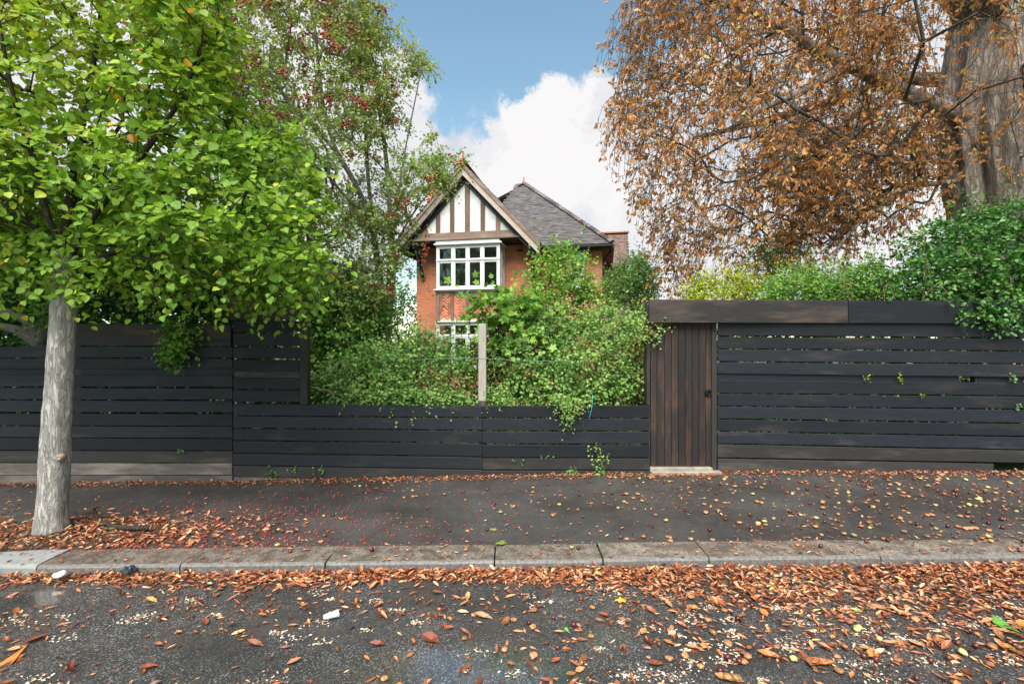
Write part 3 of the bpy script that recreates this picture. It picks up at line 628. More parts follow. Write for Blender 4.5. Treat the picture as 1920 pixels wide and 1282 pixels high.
# chimney
cy_ = 2.6; cx_ = hx(815, cy_); zt = hz(337, cx_, cy_)
ch_ = box('chimney', (cx_ - .32, cy_, 4.5), (cx_ + .22, cy_ + .6, zt), M['brick'], house)
box('chimney_cap', (cx_ - .38, cy_ - .06, zt + .002), (cx_ + .28, cy_ + .66, zt + .12), M['brick'], ch_, .01)
V, Fc = tube_vf([(cx_ + .02, cy_ + .3, zt + .12), (cx_ + .02, cy_ + .3, zt + .3), (cx_ + .02, cy_ + .3, zt + .42), (cx_ + .02, cy_ + .3, zt + .52), (cx_ + .02, cy_ + .3, zt + .56)], [.13, .12, .15, .15, .11], 12); mesh_l('chimney_pot', V, Fc, M['brick_piece'], ch_, local=True)
# rear wing roof
ry0 = 7.0; a = H(1110, 441, ry0); b = H(1177, 438, ry0); e0 = H(1100, 500, ry0 - 1.6); e1 = H(1179, 500, ry0 - 1.6)
roof_plane([(a[0] - 1, ry0 - 1.6, e1[2]), (b[0], ry0 - 1.6, e1[2]), (b[0], ry0, b[2]), (a[0] - 1, ry0, b[2])], 6, house, 'tile_rear')
prism('rear_wall', [(a[0], -.2), (b[0] - .08, -.2), (b[0] - .08, e1[2]), (a[0], e1[2])], ry0 - 1.5, ry0 + 2, M['brick'], house)
caps((a[0] - 1, ry0, b[2] + .03), (b[0] + .03, ry0, b[2] + .03), .11, 'ridge_tile', 5)
# bay window
def window_grid(par, x0, x1, z0, z1, cols, rows, y, mat, rail=.05, th=.09, sx=None):
    """Frame bars and panes; rows = list of z splits."""
    bars = [(x0, x0 + rail * 1.5), (x1 - rail * 1.5, x1)] + [(c - rail * .75, c + rail * .75) for c in cols]
    for (p, q) in bars: box('mullion', (p, y, z0), (q, y + th, z1), mat, par, .006)
    xs_ = sorted(bars); zz = [z0] + rows + [z1]
    for i in range(len(xs_) - 1):
        p, q = xs_[i][1] + .001, xs_[i+1][0] - .001
        for zc in [z0 + rail * .7] + rows + [z1 - rail * .7]: box('rail', (p, y + .004, zc - rail * .7), (q, y + th - .004, zc + rail * .7), mat, par, .005)
        for j in range(len(zz) - 1):
            a_, b_ = zz[j] + rail * (.7 if j else 1.4) + .001, zz[j+1] - rail * (.7 if j < len(zz) - 2 else 1.4) - .001
            for (u, v) in ((p, p + .035), (q - .035, q)): box('casement', (u, y + .015, a_), (v, y + th - .03, b_), mat, par)
            for (u, v) in ((a_, a_ + .035), (b_ - .035, b_)): box('casement', (p + .036, y + .0151, u), (q - .036, y + th - .031, v), mat, par)
            box('pane', (p + .03, y + .045, a_ + .03), (q - .03, y + .05, b_ - .03), M['glass'], par)
bx0, bx1 = hx(818), hx(937); zs, zt_ = hz(541, hx(878)), hz(458.5, hx(878)); zr = hz(488, hx(878))
mc = [hx(c) for c in (849.5, 876.5, 904)]
bay = box('bay_window', (bx0 - .03, -.05, zs - .09), (bx1 + .03, WY, zs - .001), M['white2'], house, .012)
window_grid(bay, bx0, bx1, zs, zt_, mc, [zr], 0.0, M['white2'])
box('sill', (bx0 - .07, -.11, zs - .05), (bx1 + .07, -.051, zs - .012), M['white2'], bay, .01)
box('transom_drip', (bx0 - .01, -.022, zr + .01), (bx1 + .01, -.0005, zr + .03), M['white'], bay)
box('cornice', (bx0 - .07, -.09, zt_ + .001), (bx1 + .08, WY, zt_ + .06), M['white'], bay, .015)
box('fascia', (bx0 - .01, -.05, zt_ + .061), (bx1 + .0, WY, z_tie0 - .052), M['white'], bay, .008)
for s, xx in ((-1, bx0), (1, bx1)):                              # the returns of the bay
    o0 = (xx, xx + .08) if s < 0 else (xx - .08, xx)
    for (y0, y1) in ((.092, .16), (WY - .10, WY)): box('mullion', (o0[0], y0, zs), (o0[1], y1, zt_), M['white2'], bay, .006)
    for zc, h in ((zs + .05, .05), (zr, .035), (zt_ - .05, .05)): box('rail', (o0[0] + .003, .161, zc - h), (o0[1] - .003, WY - .101, zc + h), M['white2'], bay)
    for (za, zb) in ((zs + .1, zr - .036), (zr + .036, zt_ - .1)): box('pane', ((o0[0] + o0[1]) / 2 - .002, .162, za), ((o0[0] + o0[1]) / 2 + .002, WY - .102, zb), M['glass'], bay)
box('room_back', (bx0 + .1, WY - .03, zs + .01), (bx1 - .1, WY - .002, zt_ - .01), M['room'], bay)
for (c0, c1) in ((822, 846), (931, 936)):                         # curtains hanging in folds
    x0, x1 = hx(c0) + .05, hx(c1) + .05; V = []; n = 24
    for i in range(n):
        x = x0 + (x1 - x0) * i / (n - 1); V += [(x, .3 + .04 * math.sin(i * 1.9), zs + .02), (x, .3 + .03 * math.sin(i * 1.9 + .3), zt_ - .02)]
    mesh_l('curtain', V, [(2*i, 2*i+2, 2*i+3, 2*i+1) for i in range(n-1)], M['curtain'], bay, local=True, smooth=True)
# herringbone panel between the two bay windows
zp0, zp1 = hz(602, hx(878)), zs - .092
pn = box('herringbone_panel', (bx0 + .02, .06, zp0), (bx1 - .02, WY, zp1), M['mortar'], house)
for px, w in ((820, .14), (847.5, .09), (875.5, .09), (904, .09), (934.5, .14)):
    x = hx(px); box('stud', (x - w / 2, .012, zp0 + .001), (x + w / 2, .2, zp1 - .001), M['timber'], pn)
bl, bh = .215, .058; bmesh_ = None
cells = [hx(px) for px in (820, 847.5, 875.5, 904, 934.5)]
pitch = .098; nb_ = 0
for ci in range(4):
    xa, xb = cells[ci] + (.072 if ci == 0 else .047), cells[ci+1] - (.072 if ci == 3 else .047)
    cols_n = 3; cw = (xb - xa) / cols_n
    for k_ in range(cols_n):
        sgn = 1 if (k_ + ci) % 2 else -1; zc = zp0 - .05
        while zc < zp1 + .05:
            xm = xa + cw * (k_ + .5); L = cw / math.cos(R(45)) * .97
            if zp0 + .07 < zc < zp1 - .07 and nb_ < 300:
                if bmesh_ is None or abs(bmesh_[1] - L) > .01:
                    V, Fc = box_vf((-L / 2, -.012, -.024), (L / 2, .02, .024), .003); me = bpy.data.meshes.new('brick'); me.from_pydata(V, [], Fc); me.materials.append(M['brick_piece']); bmesh_ = (me, L)
                o = link('brick', bmesh_[0], pn); o.location = (xm, .052, zc); o.rotation_euler = (0, R(45 * sgn), 0); nb_ += 1
            zc += pitch * 1.05
# ground floor window
gb0, gb1 = hz(690, hx(878)), hz(604, hx(878)); low = box('ground_floor_window', (bx0 - .03, -.06, gb1 + .001), (bx1 + .03, WY, zp0 - .002), M['white2'], house, .008)
window_grid(low, bx0, bx1, gb0, gb1, mc, [gb1 - .48], 0.0, M['white2'])
box('room_back', (bx0 + .1, WY - .03, gb0 + .01), (bx1 - .1, WY - .002, gb1 - .01), M['curtain'], low)
box('bay_plinth', (bx0, .02, -.2), (bx1, WY, gb0 - .002), M['brick'], low)
# window, alarm box, vent, downpipe on the wing
wxa, wxb = hx(1066, RY - .05), hx(1096, RY - .05); wz0, wz1 = hz(540, wxb, RY), hz(467, wxb, RY)
ww = box('wing_window', (wxa - .05, RY - .08, wz0 - .08), (wxb + .06, RY - .002, wz0 - .001), M['white2'], house, .01)
box('reflection_sheet', (wxa + .04, RY - .02, wz0 + .02), (wxb - .04, RY - .005, wz1 - .02), M['plaster'], ww)  # added pale sheet, stands in for the white reflection in these panes
window_grid(ww, wxa, wxb, wz0, wz1, [(wxa + wxb) / 2], [wz0 + (wz1 - wz0) * .35, wz0 + (wz1 - wz0) * .68], RY - .10, M['white2'], .035, .07)
a = H(995, 519, WY - .09); b = H(1003, 510, WY - .09); box('alarm_box', (a[0], WY - .08, a[2]), (b[0], WY - .002, b[2]), M['white2'], house, .015)
a = H(975, 470, WY); box('air_vent', (a[0] - .11, WY - .012, a[2] - .04), (a[0] + .11, WY + .05, a[2] + .04), M['roof_under'], house)
x = xr2 + .06; V, Fc = tube_vf([(x + .25, RY + .2, er[2] - .16), (x, RY + .1, er[2] - .5), (x, RY + .1, -.1)], [.04] * 3, 8); mesh_l('downpipe', V, Fc, M['blackwood'], house, local=True, smooth=True)

# lean-to roof glimpsed low between the bush and the door
lt = empty('garden_shed', P(1180, 700, 11.5), 'small grey tiled lean-to roof glimpsed beside the plank door', 'shed')
lo_ = np.array(root_loc(lt)); a = P(1120, 640, 11.0) - lo_; b = P(1225, 640, 11.0) - lo_; c = P(1190, 586, 12.0) - lo_; d = P(1130, 586, 12.0) - lo_
roof_plane([tuple(a), tuple(b), tuple(c), tuple(d)], 9, lt)
box('wall', (a[0] + .1, a[1] + .15, -lo_[2] - .1), (b[0] - .2, a[1] + 1.6, a[2] - .05), M['brick'], lt)

# ------------------------------------------------------------------ foliage tools
TM = {
 'lime': ([(0,0,0),(.10,.36,.05),(.45,.5,.07),(.8,.28,.02),(1.08,0,-.06),(.8,-.28,.02),(.45,-.5,.07),(.10,-.36,.05)], [(0,4,3,2,1),(0,7,6,5,4)]),
 'small': ([(0,0,0),(.42,.34,.06),(1,0,-.03),(.42,-.34,.06)], [(0,2,1),(0,3,2)]),
 'oval': ([(0,0,0),(.3,.27,.04),(.7,.26,.04),(1,0,-.05),(.7,-.26,.04),(.3,-.27,.04)], [(0,3,2,1),(0,5,4,3)]),
 'lance': ([(0,0,0),(.45,.10,.03),(.76,.17,.04),(1,0,-.07),(.76,-.17,.04),(.45,-.10,.03)], [(0,3,2,1),(0,5,4,3)]),
 'maple': ([(0,0,0),(.02,.42,.03),(.26,.26,.02),(.5,.58,.05),(.62,.22,.03),(1,0,-.05),(.62,-.22,.03),(.5,-.58,.05),(.26,-.26,.02),(.02,-.42,.03)], [(0,5,4,3,2,1),(0,9,8,7,6,5)]),
 'curl': ([(0,0,.05),(.3,.16,.12),(.7,.18,.10),(1,0,.12),(.7,-.18,.14),(.3,-.16,.10),(.5,0,0)], [(0,6,1),(1,6,2),(2,6,3),(3,6,4),(4,6,5),(5,6,0)]),
}
def leaf_mesh(name, pos, d, nv, size, tm, mat, parent, tint, width=None):
    tv, tf = TM[tm]; tv = np.array(tv, float); n = len(pos)
    d = nrmz(d); nv = nrmz(nv - d * np.sum(nv * d, 1, keepdims=True)); b = np.cross(nv, d); s = size[:, None, None]
    wd = np.ones(n) if width is None else width
    cw = rng.uniform(.4, 2.2, n)                                  # how strongly each leaf is folded
    V = pos[:, None] + s * (tv[None, :, 0:1] * d[:, None] + tv[None, :, 1:2] * (b * wd[:, None])[:, None] + tv[None, :, 2:3] * (nv * cw[:, None])[:, None])
    k = len(tv); lp = np.concatenate([np.array(f) for f in tf]); tot = np.array([len(f) for f in tf])
    loops = (lp[None] + (np.arange(n) * k)[:, None]).reshape(-1)
    return mesh_np(name, V.reshape(-1, 3), loops, np.tile(tot, n), mat, parent, np.repeat(np.clip(tint, 0, 1), k))
def shoots(S, D, L, k, size, droop=.3, spread=.9, face=None, jit=.35):
    """Leafy shoots: k leaves set alternately along each; returns leaf arrays and stem edges."""
    n = len(S); D = nrmz(D); pos, dr, nv, sz, ed = [], [], [], [], []; side0 = nrmz(np.cross(D, UP + rng.normal(0, .5, (n, 3)))); prev = S
    for j in range(k):
        t = (j + .7) / k; p = S + D * (L * t)[:, None] - UP * (droop * L * t * t)[:, None]
        sd = side0 * (1 if j % 2 else -1)
        ld = D * .55 + sd * spread + rng.normal(0, jit, (n, 3)) - UP * .22
        if j == k - 1: ld = D + rng.normal(0, .2, (n, 3)) - UP * .2
        fv = UP * .8 + rng.normal(0, .55, (n, 3)) + np.array([D[:, 0] * .5, D[:, 1] * .5, D[:, 2] * 0]).T
        if face is not None: fv = fv + face
        pos.append(p + rng.normal(0, .012, (n, 3))); dr.append(ld); nv.append(fv); sz.append(size * rng.uniform(.6, 1.15, n) * (1 - .25 * t)); ed.append((prev, p)); prev = p
    return np.concatenate(pos), np.concatenate(dr), np.concatenate(nv), np.concatenate(sz), np.concatenate([e[0] for e in ed]), np.concatenate([e[1] for e in ed])
def in_poly(pts, poly):
    x, y = pts[:, 0], pts[:, 1]; c = np.zeros(len(pts), bool); n = len(poly)
    for i in range(n):
        (x0, y0), (x1, y1) = poly[i], poly[(i+1) % n]
        if y0 == y1: continue
        c ^= ((y0 > y) != (y1 > y)) & (x < (x1 - x0) * (y - y0) / (y1 - y0) + x0)
    return c
def edge_dist(pts, poly):
    d = np.full(len(pts), 1e9)
    for i in range(len(poly)):
        a = np.array(poly[i], float); b = np.array(poly[(i+1) % len(poly)], float); t = np.clip(((pts - a) @ (b - a)) / max(1, (b - a) @ (b - a)), 0, 1)
        d = np.minimum(d, np.linalg.norm(pts - (a + t[:, None] * (b - a)), axis=1))
    return d
def poly_cloud(poly, n, d0, th, clumps=0, cr=25, full=120):
    """n points in a crown whose outline from the street is poly and which is up to 2*th metres deep about distance d0."""
    lo, hi = np.min(poly, 0), np.max(poly, 0); out = np.zeros((0, 2))
    while len(out) < n:
        if clumps:
            if len(out) == 0:
                c = rng.uniform(lo, hi, (clumps * 8, 2)); c = c[in_poly(c, poly)][:clumps]
            q = c[rng.integers(0, len(c), n)] + rng.normal(0, cr, (n, 2))
        else: q = rng.uniform(lo, hi, (n * 3, 2))
        out = np.vstack([out, q[in_poly(q, poly)]])
    q = out[:n]; w = th * np.sqrt(np.clip(edge_dist(q, poly) / full, .06, 1)); u = rng.uniform(-1, 1, n); d = d0 + w * u
    return np.stack([(q[:, 0] - CX) / F * d, d, CZ + (CY - q[:, 1]) / F * d], 1)
def grow(seed_pts, seed_par, att, bf=.35):
    """Branch skeleton: joins attractor points to the limbs, short links and short ways back to the trunk preferred."""
    n0 = len(seed_pts); Pn = np.vstack([seed_pts, att]); n = len(Pn); par = np.full(n, -1); par[:n0] = seed_par; path = np.zeros(n)
    for i in range(n0):
        if par[i] >= 0: path[i] = path[par[i]] + np.linalg.norm(Pn[i] - Pn[par[i]])
    cost = np.full(n, 1e9); best = np.full(n, -1); todo = np.zeros(n, bool); todo[n0:] = True
    def upd(k):
        c = np.linalg.norm(Pn - Pn[k], axis=1); c = c + bf * path[k]; m = todo & (c < cost); cost[m] = c[m]; best[m] = k
    for i in range(n0): upd(i)
    order = list(range(n0))
    for _ in range(n - n0):
        c = np.where(todo, cost, 1e9); k = int(np.argmin(c)); todo[k] = False; par[k] = best[k]; path[k] = path[par[k]] + np.linalg.norm(Pn[k] - Pn[par[k]]); order.append(k); upd(k)
    return Pn, par, order
def radii(par, order, tip, p=2.1):
    n = len(par); acc = np.zeros(n); kids = np.zeros(n, int)
    for k in reversed(order):
        r = tip ** p if kids[k] == 0 else acc[k]
        acc[k] = r
        if par[k] >= 0: acc[par[k]] += r; kids[par[k]] += 1
    return acc ** (1 / p), kids
def chain(*lines):
    """Limb polylines to seed points: each line is a list of world points, first line is the trunk; later lines start at the nearest earlier point."""
    pts, par = [], []
    for ln in lines:
        ln = [np.array(q, float) for q in ln]
        for i, q in enumerate(ln):
            if i == 0:
                if not pts: pts.append(q); par.append(-1); last = 0
                else: last = int(np.argmin(np.linalg.norm(np.array(pts) - q, axis=1)))
                continue
            pts.append(q); par.append(last); last = len(pts) - 1
    return np.array(pts), np.array(par)

def branch_mesh(name, Pn, par, r, mat, parent, rmin=0.0, k=6, extra=None, rmax=None):
    m = (par >= 0) & (r > rmin); i = np.nonzero(m)[0]; j = par[i]; rj = np.minimum(r[j], r[i] * 1.5)
    A, B, ra, rb = Pn[j], Pn[i], rj, r[i]
    V, lp, tot = frusta(A, B, ra, rb, k)
    if extra is not None:
        V2, lp2, tot2 = frusta(extra[0], extra[1], np.full(len(extra[0]), extra[2]), np.full(len(extra[0]), extra[2] * .7), 3)
        lp = np.concatenate([lp, lp2 + len(V)]); V = np.vstack([V, V2]); tot = np.concatenate([tot, tot2])
    o = mesh_np(name, V, lp, tot, mat, parent, smooth=True); o['kind'] = 'stuff'; return o

# ------------------------------------------------------------------ the street tree (round leaves, grey trunk)
tb = P(97, 1000, 4.70); tb[2] = float(pave_z(tb[0], tb[1]))
lime = empty('street_tree', tb, 'grey trunked street tree with round green leaves growing beside the kerb', 'tree')
prof = [(97, 1006, 35), (97, 985, 29), (98, 950, 26.5), (101, 900, 25.5), (104, 840, 25), (108, 760, 24), (113, 680, 23), (118, 600, 22), (121, 540, 21), (121, 495, 20), (120, 470, 16)]
pts = spline([np.append(P(x, y, 4.70), w * .88 * 4.7 / F) for x, y, w in prof], 200)
def fl(a, t): return 1 + (.10 * math.sin(3 * a + 1) + .06 * math.sin(7 * a)) * max(0, 1 - t * 9) + .02 * math.sin(5 * a + 6 * t)
V, Fc = tube_vf(pts[:, :3], pts[:, 3], 72, True, .085, 3.0, fl)
trunk = mesh_l('trunk', V, Fc, M['lime_bark'], lime, smooth=True)
for (px, py, s) in ((110, 858, 6), (88, 872, 4.5)):  # knots where shoots were cut away
    c = P(px, py, 4.70 - .088); V, Fc = tube_vf([c + np.array([0, .05, 0]), c + np.array([0, .005, 0]), c + np.array([0, -.012, 0]), c + np.array([0, -.006, 0])], [s * .006, s * .005, s * .0036, s * .0018], 10, True, .2, px)
    mesh_l('knot', V, Fc, M['knot'], trunk, smooth=True)
LT = 4.75
limbs = [[P(121, 600, 4.7), P(120, 480, 4.7)],
  [P(120, 480, 4.7), P(85, 390, 4.6), P(60, 290, 4.5), P(20, 160, 4.4), P(-20, -60, 4.3)],
  [P(120, 480, 4.7), P(128, 380, 4.8), P(150, 260, 4.85), P(175, 120, 4.9), P(200, -60, 4.9), P(210, -260, 4.9)],
  [P(121, 500, 4.7), P(180, 400, 4.75), P(260, 300, 4.8), P(330, 200, 4.85), P(380, 80, 4.9)],
  [P(124, 520, 4.7), P(220, 470, 4.8), P(330, 440, 4.9), P(430, 430, 5.0), P(520, 440, 5.05)],
  [P(120, 490, 4.75), P(60, 420, 5.0), P(-40, 350, 5.2)], [P(128, 400, 4.8), P(160, 330, 5.4), P(230, 230, 5.9)]]
LP, Lpar = chain(*[[q for q in spline(l, max(4, len(l) * 4))] for l in limbs])
poly = [(-420, -200), (150, -260), (420, -180), (430, 40), (410, 150), (450, 220), (520, 260), (580, 320), (600, 400), (615, 470), (595, 525), (510, 565), (430, 545), (330, 540), (240, 520), (150, 500), (80, 480), (30, 500), (-60, 520), (-420, 480)]
att = poly_cloud(poly, 1000, LT + .35, 1.15)
Pn, par, order = grow(LP, Lpar, att, .25); r, kids = radii(par, order, .0042, 2.0)
tips = np.nonzero((r < .014) & (np.arange(len(r)) >= len(LP)))[0]
S = np.repeat(Pn[tips], 6, 0); dv = nrmz(Pn[tips] - Pn[par[tips]]); D = np.repeat(dv, 6, 0) * .6 + rng.normal(0, .65, (len(S), 3)) + np.array([.1, -.1, .1])
lp_, ld_, ln_, ls_, ea, eb_ = shoots(S, D, rng.uniform(.22, .5, len(S)), 7, .086, .45, .85, np.array([0, -.35, .1]))
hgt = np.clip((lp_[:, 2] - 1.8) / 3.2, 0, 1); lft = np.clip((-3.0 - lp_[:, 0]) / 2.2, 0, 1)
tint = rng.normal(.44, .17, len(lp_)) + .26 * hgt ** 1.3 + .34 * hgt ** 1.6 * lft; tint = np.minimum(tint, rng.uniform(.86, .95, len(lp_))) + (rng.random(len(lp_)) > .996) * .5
keep = lp_[:, 2] > 1.75
leaf_mesh('crown', lp_[keep], ld_[keep], ln_[keep], ls_[keep], 'lime', M['lime_leaf'], lime, tint[keep])
branch_mesh('branches', Pn, par, r, M['twig_bark'], lime, .0, 6, (ea, eb_, .0022))
# the low sprays that hang in front of the fence
S = []; D = []; L = []
for x0, y0, x1, y1, d in ((520, 470, 455, 585, 5.1), (540, 480, 520, 590, 5.1), (430, 520, 375, 600, 5.1), (470, 510, 425, 620, 5.15), (350, 530, 300, 585, 5.0), (545, 500, 600, 560, 5.2), (120, 520, 175, 590, 4.5), (60, 500, 100, 570, 4.5), (250, 520, 215, 575, 4.9), (70, 440, 130, 530, 4.45), (150, 450, 110, 540, 4.45), (20, 470, 60, 540, 4.5), (180, 480, 150, 560, 4.45), (-20, 480, 20, 560, 4.6), (210, 480, 250, 560, 4.6), (300, 500, 330, 570, 4.9), (100, 430, 70, 520, 4.45), (0, 500, 30, 610, 4.9), (-40, 500, -10, 610, 5.0), (50, 500, 20, 600, 5.0), (200, 500, 230, 600, 5.2), (270, 510, 290, 600, 5.3), (380, 520, 350, 590, 5.3), (160, 470, 190, 570, 4.5)):
    a, b = P(x0, y0, d), P(x1, y1, d - .1)
    for q in range(4): S.append(a + rng.normal(0, .05, 3)); D.append(b - a + rng.normal(0, .1, 3)); L.append(np.linalg.norm(b - a) * rng.uniform(.7, 1.05))
lp_, ld_, ln_, ls_, ea, eb_ = shoots(np.array(S), np.array(D), np.array(L), 8, .085, .0, 1.1, np.array([0, -.5, .2]))
leaf_mesh('hanging_spray', lp_, ld_, ln_, ls_, 'lime', M['lime_leaf'], lime, rng.normal(.55, .16, len(lp_)))['kind'] = 'stuff'
branch_mesh('hanging_twig', np.vstack([ea, eb_]), np.concatenate([np.full(len(ea), -1), np.arange(len(ea))]), np.full(len(ea) * 2, .0022), M['twig_bark'], lime, 0, 3)

# ------------------------------------------------------------------ hawthorn
hb = P(712, 830, 8.5); hb[2] = ground_z(hb[0], 8.5)
haw = empty('hawthorn_tree', hb, 'tall hawthorn tree hung with clusters of red berries behind the fence', 'tree')
d = 8.5
limbs = [[hb - np.array([0, 0, .05]), P(713, 720, d), P(722, 620, d), P(732, 540, d), P(735, 470, d), P(730, 380, d), P(722, 280, d), P(705, 160, d), P(690, 40, d), P(680, -120, d)],
  [P(722, 620, d), P(712, 520, d), P(700, 420, d), P(690, 330, d + .1), P(684, 220, d + .1), P(670, 100, d + .1), P(650, -60, d + .1)],
  [P(735, 470, d), P(745, 380, d - .2), P(760, 280, d - .2), P(780, 180, d - .2), P(795, 100, d - .2)],
  [P(712, 520, d), P(690, 400, d - .4), P(640, 300, d - .6), P(590, 240, d - .7), P(540, 190, d - .8), P(480, 90, d - .8), P(440, 10, d - .8)],
  [P(640, 300, d - .6), P(615, 240, d - .6), P(600, 150, d - .6), P(590, 50, d - .6), P(570, -80, d - .6)],
  [P(735, 470, d), P(775, 400, d - .1), P(830, 330, d - .1)]]
LP, Lpar = chain(*[[q for q in spline(l, len(l) * 4)] for l in limbs])
poly = [(330, -260), (350, 40), (345, 160), (400, 280), (440, 400), (530, 440), (560, 510), (575, 585), (650, 620), (715, 600), (765, 560), (785, 470), (748, 430), (800, 375), (845, 335), (868, 300), (838, 262), (800, 225), (738, 205), (752, 168), (800, 150), (806, 100), (782, 62), (735, 60), (715, 20), (700, -60), (660, -260)]
att = poly_cloud(poly, 1250, d - .2, 1.6, 125, 27)
Pn, par, order = grow(LP, Lpar, att, .35); r, kids = radii(par, order, .0042, 2.1)
for i in range(40): r[i] = max(r[i], .068 * (1 - i / 60))
tips = np.nonzero((r < .016) & (np.arange(len(r)) >= len(LP)))[0]
S = np.repeat(Pn[tips], 8, 0); dv = nrmz(Pn[tips] - Pn[par[tips]]); D = np.repeat(dv, 8, 0) * .5 + rng.normal(0, .7, (len(S), 3))
lp_, ld_, ln_, ls_, ea, eb_ = shoots(S, D, rng.uniform(.15, .45, len(S)), 8, .064, .3, .8)
tn = rng.normal(.52, .2, len(lp_)) + .22 * np.clip((lp_[:, 2] - 4.5) / 3, 0, 1)
leaf_mesh('crown', lp_, ld_, ln_, ls_, 'small', M['haw_leaf'], haw, tn, np.full(len(lp_), 1.25))
branch_mesh('branches', Pn, par, r, M['haw_bark'], haw, .0, 6, (ea, eb_, .002))
V, Fc = tube_vf(spline([np.append(q, w) for q, w in zip(limbs[0][:5], (.14, .11, .095, .085, .07))], 40)[:, :3], spline([[w] for w in (.14, .11, .095, .085, .07)], 40)[:, 0], 18, True, .10, 1.0)
mesh_l('trunk', V, Fc, M['haw_bark'], haw, smooth=True)
def berries(centres, per, rad, spread, parent, name='berries'):
    ph = (1 + 5 ** .5) / 2; iv = nrmz(np.array([(-1,ph,0),(1,ph,0),(-1,-ph,0),(1,-ph,0),(0,-1,ph),(0,1,ph),(0,-1,-ph),(0,1,-ph),(ph,0,-1),(ph,0,1),(-ph,0,-1),(-ph,0,1)], float))
    ifc = np.array([(0,11,5),(0,5,1),(0,1,7),(0,7,10),(0,10,11),(1,5,9),(5,11,4),(11,10,2),(10,7,6),(7,1,8),(3,9,4),(3,4,2),(3,2,6),(3,6,8),(3,8,9),(4,9,5),(2,4,11),(6,2,10),(8,6,7),(9,8,1)])
    c = np.repeat(centres, per, 0) + rng.normal(0, spread, (len(centres) * per, 3)) * np.array([1, 1, .8]); n = len(c); rr = rad * rng.uniform(.8, 1.2, n)
    V = (c[:, None] + iv[None] * rr[:, None, None]).reshape(-1, 3); lp = (ifc[None] + (np.arange(n) * 12)[:, None, None]).reshape(-1)
    o = mesh_np(name, V, lp, np.full(n * 20, 3), M['berry'], parent, np.repeat(rng.random(n), 12), smooth=True); o['kind'] = 'stuff'; return o
bi = rng.choice(tips, 330, replace=False); cc = Pn[bi] + rng.normal(0, .08, (330, 3)); front = cc[:, 1] < d + .5
w = np.clip((cc[:, 2] - 4.6) / 2.0, 0, 1) * np.clip((-1.9 - cc[:, 0]) / 2.0, 0, 1) > rng.random(330) * .9
more = cc[w]; cc = np.vstack([cc[front], np.repeat(more, 2, 0) + rng.normal(0, .12, (len(more) * 2, 3))])
berries(cc, 12, .018, .05, haw)
# a berried spray hanging by the house corner
S = np.array([P(800, 430, 8.0)] * 3 + [P(770, 560, 7.9)] * 2) + rng.normal(0, .05, (5, 3)); D = np.array([(-.12, 0, -1)] * 3 + [(.3, 0, -.8)] * 2) + rng.normal(0, .08, (5, 3))
lp_, ld_, ln_, ls_, ea, eb_ = shoots(S, D, np.array([1.1, .9, 1.2, .5, .5]), 12, .055, 0, .8); leaf_mesh('hanging_spray', lp_, ld_, ln_, ls_, 'small', M['haw_leaf'], haw, rng.normal(.7, .15, len(lp_)))['kind'] = 'stuff'
berries(eb_[rng.choice(len(eb_), 14)], 7, .013, .03, haw, 'hanging_berries')

# ------------------------------------------------------------------ horse chestnut
cd = 11.0; cb = P(1842, 790, cd); cb[2] = ground_z(cb[0], cd)
ches = empty('chestnut_tree', cb, 'huge horse chestnut tree with rusty brown drooping leaves and fluted trunk', 'tree')
prof = [(1850, 795, 112), (1850, 740, 98), (1850, 600, 80), (1851, 480, 72), (1850, 400, 70), (1842, 320, 70), (1834, 250, 73), (1836, 190, 76), (1842, 130, 68), (1848, 60, 62), (1855, -40, 58), (1865, -140, 50)]
pts = spline([np.append(P(x + 6, y, cd), w * .88 * cd / F) for x, y, w in prof], 110)
def flc(a, t): return 1 - .17 * (1 - abs(math.sin(2.5 * a + 1.6 * t + .9 * math.sin(5 * t)))) ** 4 - .09 * (1 - abs(math.sin(5.5 * a - 2.2 * t))) ** 5 + .10 * math.sin(4 * a + 2.5 * t + .5) + .09 * math.sin(7 * a - 3 * t) + .06 * math.sin(13 * a + 4 * t) + .02 * math.sin(29 * a - 6 * t) + .05 * mnoise.noise(Vector((math.cos(a) * 1.6, math.sin(a) * 1.6, t * 9)))
V, Fc = tube_vf(pts[:, :3], pts[:, 3], 128, True, .035, 5.0, flc)
tk = mesh_l('trunk', V, Fc, M['chest_bark'], ches, smooth=True)
def limb(name, line, r0, r1, n=26, k=14, sd=0.0):
    p = spline(line, n); rr = np.linspace(r0, r1, n); V, Fc = tube_vf(p, rr, k, True, .07, sd); return mesh_l(name, V, Fc, M['chest_bark'], ches, smooth=True), list(p)
main = [P(1850, 600, cd), P(1842, 320, cd), P(1836, 190, cd), P(1855, -40, cd), P(1865, -140, cd)]
